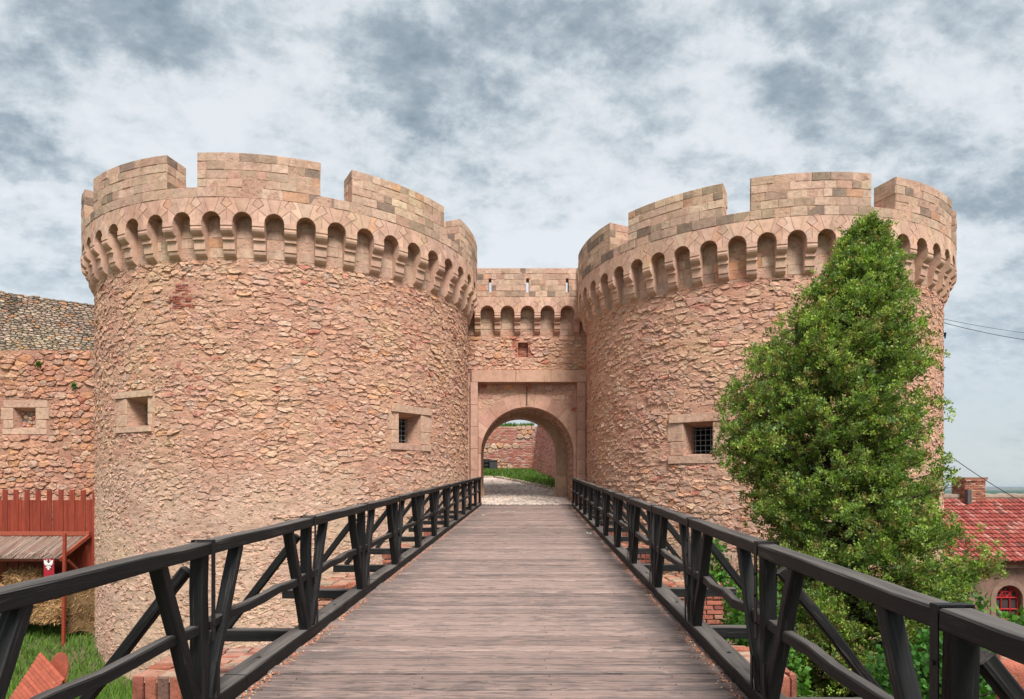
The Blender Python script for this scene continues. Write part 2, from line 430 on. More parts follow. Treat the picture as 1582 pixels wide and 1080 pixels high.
M['red_wood'] = wood_mat('red_stained_wood', (.26, .045, .022), (.19, .032, .018), (.36, .09, .05), .4, 2, .6, 12)
M['red_wood_x'] = wood_mat('red_stained_beam', (.34, .085, .045), (.27, .06, .035), (.42, .16, .1), .5, 0, .6, 14)
def deck_mat():
    m, N = new_mat('weathered_deck_board')
    tc = N.n('ShaderNodeTexCoord').outputs['Object']
    rn = N.n('ShaderNodeObjectInfo').outputs['Random']
    off = N.n('ShaderNodeCombineXYZ', {0: N.math('MULTIPLY', rn, 57.0), 1: N.math('MULTIPLY', rn, 31.0), 2: 0.0}).outputs[0]
    v = N.n('ShaderNodeVectorMath', {0: tc, 1: off}, operation='ADD').outputs[0]
    def ns(sx, sy, det=6, ro=.65, dist=.2, vec=v):
        g = N.n('ShaderNodeMapping', {'Vector': vec, 'Scale': (sx, sy, 6)}).outputs[0]
        return N.n('ShaderNodeTexNoise', {'Vector': g, 'Scale': 1.0, 'Detail': det, 'Roughness': ro, 'Distortion': dist}).outputs[0]
    a = ns(3.2, 42); b = ns(9, 130, 4); p = ns(2.6, 7, 9, .75, .8); cr = ns(2.6, 60, 3, .5, .8)
    gp = N.n('ShaderNodeNewGeometry').outputs['Position']
    wide = N.n('ShaderNodeTexNoise', {'Vector': N.n('ShaderNodeMapping', {'Vector': gp, 'Scale': (.7, .9, 1)}).outputs[0], 'Scale': 1.0, 'Detail': 6, 'Roughness': .65}).outputs[0]
    x = N.n('ShaderNodeSeparateXYZ', {0: tc}).outputs[0]
    edge = N.smooth(N.math('ABSOLUTE', x), .95, 1.75)
    c = N.mix(N.smooth(a, .35, .65), (.315, .215, .182), (.225, .158, .137))
    c = N.mix(N.math('MULTIPLY', N.smooth(b, .45, .7), .5), c, (.36, .285, .25))
    dirt_seam = N.math('ADD', N.math('ADD', N.math('MULTIPLY', p, .75), N.math('MULTIPLY', wide, .5)), N.math('MULTIPLY', edge, .10))
    dirt_seam = N.math('ADD', dirt_seam, N.math('MULTIPLY', N.math('SUBTRACT', a, .5), .35))
    yy_ = N.n('ShaderNodeSeparateXYZ', {0: tc}).outputs[1]
    lip = N.smooth(N.math('ADD', N.math('ABSOLUTE', yy_), N.math('MULTIPLY', N.math('SUBTRACT', a, .5), .03)), .058, .078)
    dirt_seam = N.math('ADD', dirt_seam, N.math('MULTIPLY', lip, .13))  # board edges darkened so the seams stand out
    c = N.mix(N.math('MULTIPLY', N.smooth(dirt_seam, .61, .76), .58), c, (.075, .070, .068))
    ck = N.smooth(cr, .63, .66)
    c = N.mix(N.math('MULTIPLY', ck, .8), c, (.04, .035, .03))
    rv = N.math('ADD', N.math('MULTIPLY', rn, .42), .78)
    c = N.mix(1.0, c, N.n('ShaderNodeCombineColor', {0: rv, 1: rv, 2: rv}).outputs[0], 'MULTIPLY')
    h = N.math('SUBTRACT', N.math('ADD', a, N.math('MULTIPLY', b, .5)), N.math('MULTIPLY', ck, 1.2))
    finish(N, c, .72, h, .6, .008, .3)
    return m
M['deck'] = deck_mat()
def plain(name, c, rough=.7, var=.2, sc_=8, bstr=.3, metal=0, spec=.3, attr=False):
    m, N = new_mat(name)
    g = N.n('ShaderNodeNewGeometry').outputs['Position']
    a = N.n('ShaderNodeTexNoise', {'Vector': g, 'Scale': sc_, 'Detail': 6, 'Roughness': .65}).outputs[0]
    base = N.n('ShaderNodeAttribute', attribute_name='col').outputs['Color'] if attr else c
    col = N.mix(1.0, base, N.ramp(a, [(.2, 1 - var), (.5, 1.0), (.8, 1 + var * .5)]), 'MULTIPLY')
    finish(N, col, rough, a, bstr, .02, spec, metal)
    return m
M['iron'] = plain('black_iron', (.022, .022, .025), .5, .3, 20, .2, .6)
M['grille'] = plain('grey_iron_grille', (.17, .19, .20), .6, .3, 20, .2, .2)
M['dark'] = plain('interior_shade', (.03, .027, .025), .9)  # near-black colour that paints in the shade of enclosed openings
M['attr'] = plain('painted_piece', (.5, .5, .5), .8, .22, 9, .4, attr=True)
def leaf_mat(name, tr=.35, rough=.5):
    m, N = new_mat(name)
    at = N.n('ShaderNodeAttribute', attribute_name='col').outputs['Color']
    p = N.n('ShaderNodeBsdfPrincipled', {'Base Color': at, 'Roughness': rough, 'Specular IOR Level': .3})
    t = N.n('ShaderNodeBsdfTranslucent', {'Color': N.mix(1.0, at, (1.15, 1.25, .6), 'MULTIPLY')})
    mx = N.n('ShaderNodeMixShader', {0: tr, 1: p.outputs[0], 2: t.outputs[0]})
    N.n('ShaderNodeOutputMaterial', {0: mx.outputs[0]})
    return m
M['leaf'] = leaf_mat('foliage')
M['bark'] = plain('bark', (.09, .06, .045), .9, .4, 20, .8)
def ground_mat():
    m, N = new_mat('ground_soil')
    g = N.n('ShaderNodeNewGeometry').outputs['Position']
    a = N.n('ShaderNodeTexNoise', {'Vector': g, 'Scale': .8, 'Detail': 9, 'Roughness': .65}).outputs[0]
    b = N.n('ShaderNodeTexNoise', {'Vector': g, 'Scale': 12, 'Detail': 6, 'Roughness': .7}).outputs[0]
    c = N.mix(N.smooth(a, .4, .7), (.085, .10, .035), (.12, .105, .055))
    c = N.mix(N.math('MULTIPLY', N.smooth(b, .55, .7), .6), c, (.16, .11, .07))
    c = N.mix(1.0, c, N.ramp(b, [(.25, .7), (.6, 1.15)]), 'MULTIPLY')
    finish(N, c, .95, b, .7, .05, .1)
    return m
M['ground'] = ground_mat()

# ------------------------------------------------------------------ ground
def smst(x, a, b):
    t = min(max((x - a) / (b - a), 0), 1); return t * t * (3 - 2 * t)
def gh(x, y):
    z = -5.6 + 1.1 * smst(y, 18, 21.5) * (1 - smst(x, -9, -6)) + 3.6 * (1 - smst(y, 2.5, 12))
    z += -2.6 * smst(x, 13, 18) * smst(y, 10, 20)
    z += .06 * mn.noise((x * .6, y * .6, 0))
    r = math.hypot(x, y)
    z += (-35 - z) * smst(r, 75, 170)
    return z
def build_ground():
    def ax(f, n):  # dense near, sparse far
        a = list(np.arange(-40, 44.1, 1.0)); far = [48, 54, 62, 72, 85, 100, 120, 145, 175, 230, 400, 900, 2500, 9000]
        return [-v for v in far[::-1]] + a + far
    xs = ax(0, 0); ys = xs
    V = [(x, y, gh(x, y)) for y in ys for x in xs]; n = len(xs)
    F = [(j * n + i, j * n + i + 1, (j + 1) * n + i + 1, (j + 1) * n + i) for j in range(len(ys) - 1) for i in range(n - 1)]
    o = mesh_obj('ground', make_mesh('ground', V, F, None, M['ground'], True)); tag(o, kind='structure')
build_ground()

# ------------------------------------------------------------------ towers
PAL_R = [(38, (.57, .37, .265)), (20, (.57, .415, .285)), (9, (.64, .49, .385)), (10, (.62, .32, .17)), (8, (.44, .35, .29)),
         (9, (.48, .27, .225)), (8, (.42, .29, .23)), (3, (.46, .14, .11))]
PAL_P = [(50, (.61, .435, .33)), (30, (.55, .39, .295)), (10, (.64, .48, .37)), (10, (.58, .385, .285))]
PAL_A = [(44, (.50, .355, .265)), (16, (.56, .415, .31)), (16, (.355, .26, .19)), (12, (.47, .305, .23)), (3, (.52, .31, .20)), (10, (.24, .18, .14))]
PAL_V = [(66, (.56, .375, .28)), (20, (.60, .42, .32)), (7, (.58, .35, .24)), (7, (.50, .33, .25))]
PAL_B = [(50, (.37, .135, .09)), (22, (.29, .10, .075)), (20, (.44, .22, .155)), (8, (.20, .11, .09))]
CORB = [(0.0, .385), (-.115, .385), (-.125, .362), (-.15, .362), (-.16, .378), (-.20, .382), (-.25, .365), (-.30, .325), (-.34, .265), (-.355, .235),
        (-.40, .235), (-.405, .255), (-.455, .255), (-.465, .205), (-.50, .195), (-.70, .180), (-.715, .145), (-.75, .150), (-.80, .135), (-.85, .095), (-.88, .04), (-.93, -.02)]
def corbel_mesh(wd, prj=1.0):
    V = []; n = len(CORB)
    prof = [(h, d * prj) for h, d in CORB] + [(-.93, -.12), (0, -.12)]
    n = len(prof); V = []
    bz = .012
    for x, q in ((-wd / 2, bz), (-wd / 2 + bz, 0), (wd / 2 - bz, 0), (wd / 2, bz)):
        for (h, d) in prof: V.append((x, -(d - q if d > 0 else d), h))
    F = []
    for k in range(3):
        for i in range(n):
            j = (i + 1) % n; F.append((k * n + i, k * n + j, (k + 1) * n + j, (k + 1) * n + i))
    F.append(tuple(range(n))[::-1]); F.append(tuple(3 * n + i for i in range(n)))
    return V, F
def arch_bay(p, r, ht, core, core_surf, vous, sc_, h0, depth, off):
    """one machicolation arch: front panel and soffit of mortar, wedge stones in front of it"""
    X = p / 2
    def hitr(a, w_=X, t_=ht):
        c, s_ = math.cos(a), math.sin(a)
        k = min(w_ / abs(c) if abs(c) > 1e-6 else 9, t_ / s_ if s_ > 1e-6 else 9)
        return (c * k, s_ * k)
    angs = sorted(set([math.pi * i / 16 for i in range(17)] + [math.atan2(ht, X), math.pi - math.atan2(ht, X)]))
    V = []; F = []
    for a in angs:
        q = hitr(a); V += [(sc_ + q[0], h0 + q[1], -.012), (sc_ + math.cos(a) * (r + .004), h0 + math.sin(a) * (r + .004), -.012),
                           (sc_ + math.cos(a) * (r + .004), h0 + math.sin(a) * (r + .004), -depth)]
    for i in range(len(angs) - 1):
        F += [(3 * i, 3 * i + 3, 3 * i + 4, 3 * i + 1), (3 * i + 1, 3 * i + 4, 3 * i + 5, 3 * i + 2)]
    core.add(mapv(core_surf, V), F, PAL_A[0][1])
    jx = lambda k: rnd.uniform(-k, k)
    cuts = [0, 40 + jx(3), 72 + jx(3), 108 + jx(3), 140 + jx(3), 180]
    def wedge(i):
        a0, a1 = R_(cuts[i]), R_(cuts[i + 1]); g = .007
        arc = [(math.cos(a0 + (a1 - a0) * t / 4) * r, math.sin(a0 + (a1 - a0) * t / 4) * r) for t in range(5)]
        q0, q1 = hitr(a0), hitr(a1); pts = [q0]
        if i == 1: pts += [(X - .16, ht * .74), (X - .045, ht)]
        if i == 3: pts = [q0, (-X + .045, ht), (-X + .16, ht * .74)]
        pts.append(q1)
        poly = arc[::-1] + pts if False else pts + arc[::-1]
        c = centroid(poly)
        return [(c[0] + (x - c[0]) * (1 - g / max(.05, math.hypot(x - c[0], y - c[1]))), c[1] + (y - c[1]) * (1 - g / max(.05, math.hypot(x - c[0], y - c[1])))) for x, y in poly]
    for i in range(5):
        poly = [(sc_ + x, h0 + y) for x, y in wedge(i)]
        V, F = dressed(poly, .004, .007, -depth + .005, .0015)
        vous.add(core_surf, V, F, pick(PAL_V), abs(area(poly)))
    y1 = math.tan(R_(40)) * X
    dm = [(X, y1 + .02), (X + .145, ht * .74), (X + .028, ht - .008), (X - .028, ht - .008), (X - .145, ht * .74)]
    poly = [(sc_ + x, h0 + y) for x, y in dm]
    V, F = dressed(poly, .001, .004, -.06, .001); vous.add(core_surf, V, F, pick(PAL_V), abs(area(poly)))

def ashlar(surf, st, s0, s1, h0, h1, rows, wv=(.24, .62), pal=PAL_A, e=.007, holes=()):
    hh = (h1 - h0) / rows
    for k in range(rows):
        s = s0; b0 = h0 + k * hh + (rnd.uniform(-.012, .012) if k else 0); b1 = h0 + (k + 1) * hh
        while s < s1 - 1e-4:
            wd = rnd.uniform(*wv)
            if s + wd > s1 - .18: wd = s1 - s
            a0, a1 = s, s + wd; s += wd
            segs = [(a0, a1)]
            for (x0, x1, y0, y1) in holes:
                if y0 < (b0 + b1) / 2 < y1:
                    ns = []
                    for (p, q) in segs:
                        if q <= x0 or p >= x1: ns.append((p, q))
                        else:
                            if p < x0: ns.append((p, x0))
                            if q > x1: ns.append((x1, q))
                    segs = ns
            for (p, q) in segs:
                if q - p < .05: continue
                V, F = dressed(rect(p, q, b0, b1, .005), e + rnd.uniform(-.006, .012), .011, -.04, .005)
                st.add(surf, V, F, pick(pal), (q - p) * hh)

def window(surf, root, o, frame, grille=True, depth=.62, blocked=False, cols=4, rows=5, core=None):
    """o = opening (s0,s1,h0,h1); frame = outer rectangle of the dressed surround"""
    s0, s1, h0, h1 = o; f0, f1, g0, g1 = frame
    wr = mesh_obj('window', None, root)
    mid = surf.P((s0 + s1) / 2, (h0 + h1) / 2, 0)
    st = []
    lt = [(f0 + .08, f1 - .06, h1, g1)]; sl = [(f0 + .05, f1 - .09, g0, h0)]
    hm = h0 + (h1 - h0) * .42
    jb = [(f0, s0, hm, h1), (f0 + .09, s0, h0, hm), (s1, f1, hm, h1), (s1, f1 - .10, h0, hm)]
    for i, (a0, a1, b0, b1) in enumerate(lt + sl + jb):
        V, F = dressed(rect(a0, a1, b0, b1, .008), (.016 if i > 1 else .02 + (a1 - a0) ** 2 / (8 * getattr(surf, 'R', 1e6))) + rnd.uniform(0, .01), .018, -.3, .006)
        W = mapv(surf, V); nm = 'lintel' if i == 0 else ('sill' if i == 1 else 'jamb_stone')
        mesh_obj(nm, make_mesh(nm, W, F, [jit((.535, .37, .27), .06)] * len(W), M['ashlar']), wr)
    b = MB(); ins = .10
    A = [(s0, h0), (s1, h0), (s1, h1), (s0, h1)]
    B = [(s0 + ins, h0 + .07), (s1 - ins, h0 + .07), (s1 - ins, h1 - .12), (s0 + ins, h1 - .12)]
    V = [(x, y, .0) for x, y in A] + [(x, y, -depth) for x, y in B] 
    F = [(0, 1, 5, 4), (1, 2, 6, 5), (2, 3, 7, 6), (3, 0, 4, 7)]
    b.add(mapv(surf, V), F, (.47, .33, .25))
    b.build('reveal', M['mortar_flat'], wr)
    d = MB(); dd = -depth
    V = [(x, y, dd) for x, y in B] + [(x, y, dd - (.05 if blocked else .9)) for x, y in B]
    d.add(mapv(surf, V), [(0, 1, 5, 4), (1, 2, 6, 5), (2, 3, 7, 6), (3, 0, 4, 7), (4, 5, 6, 7)])
    if not blocked: d.build('interior', M['dark'], wr)
    else:
        for c in rubble_cells(B[0][0], B[1][0], B[0][1], B[3][1], (.1, .22), (.12, .3)):
            V, F = rough_stone(c, .012, .06, .03); d.add(mapv(surf, [(x, y, z + dd) for x, y, z in V]), F, pick(PAL_R))
        d.build('blocking_stone', M['rubble'], wr, kind='stuff')
    if grille:
        gb = MB(); q = -depth + .10; x0, x1, y0, y1 = B[0][0], B[1][0], B[0][1], B[3][1]
        for i in range(cols):
            x = x0 + (x1 - x0) * (i + .5) / cols; gb.tube([surf.P(x, y0 - .02, q), surf.P(x, y1 + .02, q)], .014, 5)
        for i in range(rows):
            y = y0 + (y1 - y0) * (i + .5) / rows; gb.tube([surf.P(x0 - .02, y, q + .012), surf.P(x1 + .02, y, q + .012)], .013, 5)
        gb.build('iron_grille', M['grille'], wr)

def shell_grid(surf, s0, s1, h0, h1, step, holes, amp=.02, plaster_z=None):
    ss = list(np.linspace(s0, s1, int((s1 - s0) / step) + 1)); hs = list(np.linspace(h0, h1, int((h1 - h0) / step) + 1))
    for (a0, a1, b0, b1) in holes:
        for v in (a0, a1):
            i = min(range(len(ss)), key=lambda k: abs(ss[k] - v)); ss[i] = v
        for v in (b0, b1):
            i = min(range(len(hs)), key=lambda k: abs(hs[k] - v)); hs[i] = v
    V = []
    for h in hs:
        for s in ss:
            d = amp * (1.6 * mn.noise((s * 1.1, h * 1.6, 3.1)) + 1.3 * mn.noise((s * 3.7, h * 6.5, 9.1)) + .9 * (.5 - 2 * abs(mn.noise((s * 7, h * 12, 5.1)))))
            for (a0, a1, b0, b1) in holes:
                if a0 - .1 < s < a1 + .1 and b0 - .1 < h < b1 + .1: d = min(d, .0)
            V.append(surf.P(s, h, d))
    n = len(ss); F = []
    for j in range(len(hs) - 1):
        hm = (hs[j] + hs[j + 1]) / 2
        for i in range(n - 1):
            sm = (ss[i] + ss[i + 1]) / 2
            if any(a0 < sm < a1 and b0 < hm < b1 for (a0, a1, b0, b1) in holes): continue
            F.append((j * n + i, j * n + i + 1, (j + 1) * n + i + 1, (j + 1) * n + i))
    return V, F

def reds(s, h, spots):
    for (a, b, r) in spots:
        if math.hypot(s - a, (h - b) * 1.2) < r and rnd.random() < .55: return True
    return False
def rubble_wall(surf, st, s0, s1, h0, h1, rects, pz=None, spots=(), wv=(.17, .56), hv=(.085, .21), e=(-.002, .026), pal=PAL_R, gap=(.0, .012), drop=.04, chips=None):
    for poly in rubble_cells(s0, s1, h0, h1, wv, hv, 1.7, .3, .35, rects):
        c = centroid(poly); hh = max(y for x, y in poly) - min(y for x, y in poly)
        pw = 0 if pz is None else 1 - smst(c[1] + 1.6 * mn.noise((c[0] * .3, c[1] * .3, 4)), pz[0], pz[1])
        if rnd.random() < drop + .22 * pw: continue
        ee = rnd.uniform(*e) * (1 - .8 * pw) + (.01 if rnd.random() < .1 else 0)
        col = pick(PAL_P) if rnd.random() < pw else pick(pal)
        if spots and reds(c[0], c[1], spots): col = jit((.42, .13, .10), .15)
        # stones half buried in the same lime: mix towards mortar
        k = min(1, rnd.uniform(.1, .7) * (1 + .6 * pw)); mc = BEIGE if pw > .5 else PINK
        col = tuple(a * (1 - k) + b * k for a, b in zip(col, mc))
        if chips is not None:
            for _ in range(2):
                q = rnd.choice(poly); sz = rnd.uniform(.02, .055); an_ = rnd.uniform(-.5, .5)
                pp = [(q[0] + math.cos(t) * sz * rnd.uniform(.8, 1.9), q[1] + math.sin(t) * sz * rnd.uniform(.4, .8)) for t in (0.2, 1.4, 2.7, 3.9, 5.2)]
                hz_ = [rnd.uniform(.004, .032) for _ in pp]
                W = mapv(surf, [(x, y, -.03) for x, y in pp] + [(x + rnd.uniform(-.01, .01), y, z) for (x, y), z in zip(pp, hz_)])
                chips.add(W, [(i, (i + 1) % 5, 5 + (i + 1) % 5, 5 + i) for i in range(5)] + [(5, 6, 7, 8, 9)], tuple(a * .5 + b * .5 for a, b in zip(pick(pal), BEIGE if pw > .5 else PINK)))
        V, F = rough_stone(poly, rnd.uniform(*gap), ee, .012 + .016 * rnd.random() * (1 - .4 * pw), (rnd.uniform(-.05, .0) if rnd.random() < .75 else rnd.uniform(-.02, .04)) * (1 - .55 * pw), 10)
        st.add(surf, V, F, col, abs(area(poly)))

def bricks(surf, st, s0, s1, h0, h1, bw=.24, bh=.065, jo=.012, e=.012, pal=PAL_B, miss=0, base=-.05, inside=None):
    h = h0; k = 0
    while h + bh < h1 + .01:
        s = s0 - (bw / 2 if k % 2 else 0)
        while s < s1 - .03:
            a0, a1 = max(s, s0), min(s + bw - jo, s1); s += bw
            if a1 - a0 < .05 or rnd.random() < miss: continue
            if inside and not inside((a0 + a1) / 2, h + bh / 2): continue
            V, F = dressed(rect(a0 + rnd.uniform(0, .006), a1 - rnd.uniform(0, .006), h + rnd.uniform(-.003, .003), h + bh - jo * .2, 0), e + rnd.uniform(-.008, .006), .008, base, .003)
            st.add(surf, V, F, pick(pal), bw * bh)
        h += bh + jo; k += 1

def tower(label, cx, cy, Rs, Rp, dz, foot, phase, gaps, wins, th0, th1, spots, patch=None, pz=None):
    root = thing('stone_tower', label, 'tower', (cx, cy, foot))
    S = Cyl(cx, cy, Rs); P = Cyl(cx, cy, Rp)
    top, gapz, vz, h0 = 9.0 + dz, 8.07 + dz, 7.80 + dz, 7.16 + dz
    step = R_(7.1) * Rp; r = .25
    holes = []; frames = []
    for (px0, px1, py0, py1, fx0, fx1, fy0, fy1) in wins:
        a0 = S.hit(px0, py0)[0]; a1 = S.hit(px1, py0)[0]; m_ = (px0 + px1) / 2
        b1 = S.hit(m_, py0)[1]; b0 = S.hit(m_, py1)[1]
        o = (a0, a1, b0, b1)
        f = (S.hit(fx0, py0)[0], S.hit(fx1, py0)[0], S.hit(m_, fy1)[1], S.hit(m_, fy0)[1])
        holes.append(o); frames.append(f); window(S, root, o, f)
    rects = list(frames)
    if patch: rects.append(patch)
    V, F = shell_grid(S, R_(th0) * Rs, R_(th1) * Rs, foot, h0 - .9, .055, holes, .018)
    mesh_obj('wall_mortar', make_mesh('wall_mortar', V, F, None, M['mortar'], True), root)
    # plain core: back of the drum, upper drum behind the corbels, walkway
    b = MB(); n = 120
    for i in range(n):
        t0, t1 = -math.pi + 2 * math.pi * i / n, -math.pi + 2 * math.pi * (i + 1) / n
        inv = t1 < R_(th0) + .06 or t0 > R_(th1) - .06
        lo = foot - 1.5 if inv else h0 - .92
        b.add(mapv(S, [(t0 * Rs, lo, 0), (t1 * Rs, lo, 0), (t1 * Rs, vz - .05, 0), (t0 * Rs, vz - .05, 0)]), [(0, 1, 2, 3)])
        rw = Rp - .75
        b.add([(cx, cy, gapz - .5)] + [Cyl(cx, cy, rw).P(t * rw, gapz - .5, 0) for t in (t0, t1)], [(0, 1, 2)])
    # parapet core ring with crenels
    ring = MB(); g2 = [(R_(a), R_(c)) for a, c in gaps]
    cuts = sorted(set([-math.pi + 2 * math.pi * i / 180 for i in range(181)] + [x for g in g2 for x in g]))
    Ri = Rp - .75
    def hz(t): return gapz if any(a < t < c for a, c in g2) else top
    pr = None
    Pi = Cyl(cx, cy, Ri)
    for i in range(len(cuts) - 1):
        t0, t1 = cuts[i], cuts[i + 1]
        if t1 - t0 < 1e-6: continue
        H = hz((t0 + t1) / 2)
        inn = lambda t: t * Ri
        vv = [P.P(t0 * Rp, vz, 0), P.P(t1 * Rp, vz, 0), P.P(t1 * Rp, H, 0), P.P(t0 * Rp, H, 0), Pi.P(inn(t1), H, 0), Pi.P(inn(t0), H, 0), Pi.P(inn(t1), vz - .6, 0), Pi.P(inn(t0), vz - .6, 0)]
        ring.add(vv, [(0, 1, 2, 3), (3, 2, 4, 5), (5, 4, 6, 7)])
        if pr is not None and abs(pr - H) > .01:
            lo, hi = min(pr, H), max(pr, H)
            ring.add([P.P(t0 * Rp, lo, 0), P.P(t0 * Rp, hi, 0), Pi.P(inn(t0), hi, 0), Pi.P(inn(t0), lo, 0)], [(0, 1, 2, 3)])
        pr = H
    # arches + corbels
    vous = Stones('arch_stone', M['corbel'], root)
    cme = None
    k0 = -int(95 / 7.1); k1 = int(100 / 7.1)
    allb = MB()
    for k in range(-25, 26):
        tc_ = phase + 7.1 * k; s_ = R_(tc_) * Rp
        front = th0 - 8 < tc_ < th1 + 8
        if front: arch_bay(step, r, vz - h0, ring, P, vous, s_, h0, Rp - Rs + .03, None)
        else:
            if tc_ < -183 or tc_ > 183: continue
            ring.add(mapv(P, [(s_ - step / 2, h0, 0), (s_ + step / 2, h0, 0), (s_ + step / 2, vz, 0), (s_ - step / 2, vz, 0)]), [(0, 1, 2, 3)])
        if front:
            if cme is None:
                V, F = corbel_mesh(step - 2 * r - .01); cme = make_mesh('corbel', V, F, [(.60, .405, .305)] * len(V), M['corbel'])
                cm2 = make_mesh('corbel', V, F, [(.56, .375, .28)] * len(V), M['corbel'])
            o = mesh_obj('corbel', cme if rnd.random() < .6 else cm2, root)
            t = R_(tc_ + 3.55); o.location = (cx + (Rs) * math.sin(t), cy - Rs * math.cos(t), h0 - .002)
            o.rotation_euler = (0, 0, t)
    ring.build('parapet_core', M['mortar_flat'], root)
    b.build('drum_core', M['mortar_flat'], root)
    vous.flush()
    # ashlar of the parapet
    st = Stones('ashlar_block', M['ashlar'], root)
    vis = [g for g in gaps if th0 - 15 < g[0] < th1 + 15]
    ed = [(R_(a) * Rp, R_(c) * Rp) for a, c in sorted(vis)]
    lim0, lim1 = R_(th0 - 5) * Rp, R_(th1 + 5) * Rp
    ashlar(P, st, lim0, lim1, vz, gapz, 1, (.3, .75))
    prev = lim0
    for (a, c) in ed + [(lim1, None)]:
        if a > prev + .1: ashlar(P, st, prev, min(a, lim1), gapz, top, 4)
        prev = c if c is not None else prev
    # crenel cheeks (radial faces) and sill blocks
    for (a, c) in vis:
        for t, sg in ((R_(a), 1), (R_(c), -1)):
            nrm = Vector((math.cos(t), math.sin(t), 0)) * sg
            u = Vector((-math.sin(t), math.cos(t), 0)) if sg > 0 else Vector((math.sin(t), -math.cos(t), 0))
            o = P.P(t * Rp, 0, 0) if sg > 0 else Pi.P(t * Ri, 0, 0)
            ashlar(Flat(o, u, nrm), st, 0, .75, gapz, top, 4, (.2, .5))
    # plainer dressed courses behind the corbels
    ashlar(S, st, R_(th0) * Rs, R_(th1) * Rs, h0 - .88, h0 + .22, 4, (.3, .7), [(60, (.48, .34, .255)), (30, (.52, .38, .29)), (8, (.36, .26, .2)), (4, (.52, .29, .18))], .004)
    st.flush()
    # rubble
    rs = Stones('rubble_stone', M['rubble'], root)
    cb = MB()
    rubble_wall(S, rs, R_(th0) * Rs, R_(th1) * Rs, foot, h0 - .90, rects, pz, spots, chips=cb)
    cb.build('stone_chip', M['rubble'], root, kind='stuff')
    rs.flush()
    if patch:
        bs = Stones('brick', M['brick'], root)
        bricks(S, bs, *patch, bw=.2, bh=.05, e=.02, miss=.12, inside=lambda a, h: abs(a - (patch[0] + patch[1]) / 2) < .12 + .22 * (patch[3] - h) / (patch[3] - patch[2]) + rnd.uniform(-.05, .05))
        bs.flush()
    return root
LCX, LCY = -8.0, 24.1
SL = Cyl(LCX, LCY, 6.325)
pa = SL.hit(262, 478); pb = SL.hit(302, 428)
sp = [SL.hit(290, 590) + (.45,), SL.hit(275, 575) + (.3,), SL.hit(470, 522) + (.4,), SL.hit(500, 600) + (.25,), SL.hit(420, 600) + (.3,), SL.hit(640, 520) + (.5,), SL.hit(330, 560) + (.35,)]
GL = [(-11.8 - 35.5, -4.07 - 35.5), (-11.8, -4.07), (23.6, 31.2), (60.5, 69.5), (-11.8 - 71, -4.07 - 71)] + [(96 + 35.5 * k, 103.5 + 35.5 * k) for k in range(3)] + [(-118, -110), (-154, -146)]
tower('big round sandstone tower left of the gate, with two small barred windows', LCX, LCY, 6.325, 6.68, 0, -5.5, -.9, GL,
      [(196, 228.5, 614, 658, 178, 240, 603, 668), (616, 650, 639, 686, 600, 667, 627, 696)], -78, 112, sp, (pa[0], pb[0], pa[1], pb[1]), (-.5, 1.7))
RCX, RCY = 8.95, 24.41
SR = Cyl(RCX, RCY, 6.07)
sp2 = [SR.hit(1080, 722) + (.3,), SR.hit(1010, 735) + (.3,), SR.hit(980, 520) + (.2,)]
GR = [(-62.4, -54.5), (-26.5, -19.8), (9.66, 17.0), (44.5, 52.0), (-98, -90.5)] + [(80 + 35.5 * k, 87.5 + 35.5 * k) for k in range(3)] + [(-134, -126)]
tower('round sandstone tower right of the gate, half hidden behind the tall green conifer', RCX, RCY, 6.07, 6.43, -.25, -6.2, -1.8, GR,
      [(1056, 1101, 652, 703, 1031, 1133, 638, 716)], -112, 78, sp2, None, (-4.5, -2.5))
print('towers', time.time() - T0)

# ------------------------------------------------------------------ gatehouse
def arch_panel(b, surf, x0, x1, z0, z1, c, r, zs, depth, col=(.5, .35, .26)):
    angs = sorted(set([math.pi * i / 28 for i in range(29)] + [math.atan2(z1 - zs, x1 - c), math.atan2(z1 - zs, x0 - c)]))
    V = []; F = []
    for a in angs:
        ca, sa = math.cos(a), math.sin(a)
        kx = (x1 - c) / ca if ca > 1e-6 else ((x0 - c) / ca if ca < -1e-6 else 99); kz = (z1 - zs) / sa if sa > 1e-6 else 99
        k = min(kx, kz)
        V += [(c + ca * k, zs + sa * k, 0), (c + ca * r, zs + sa * r, 0), (c + ca * r, zs + sa * r, -depth)]
    for i in range(len(angs) - 1): F += [(3 * i, 3 * i + 3, 3 * i + 4, 3 * i + 1), (3 * i + 1, 3 * i + 4, 3 * i + 5, 3 * i + 2)]
    b.add(mapv(surf, V), F, col)
    for (xa, xb, xr) in ((x0, c - r, c - r), (c + r, x1, c + r)):
        b.add(mapv(surf, [(xa, z0, 0), (xb, z0, 0), (xb, zs, 0), (xa, zs, 0)]), [(0, 1, 2, 3)], col)
        b.add(mapv(surf, [(xr, z0, 0), (xr, zs, 0), (xr, zs, -depth), (xr, z0, -depth)]), [(0, 1, 2, 3)], col)
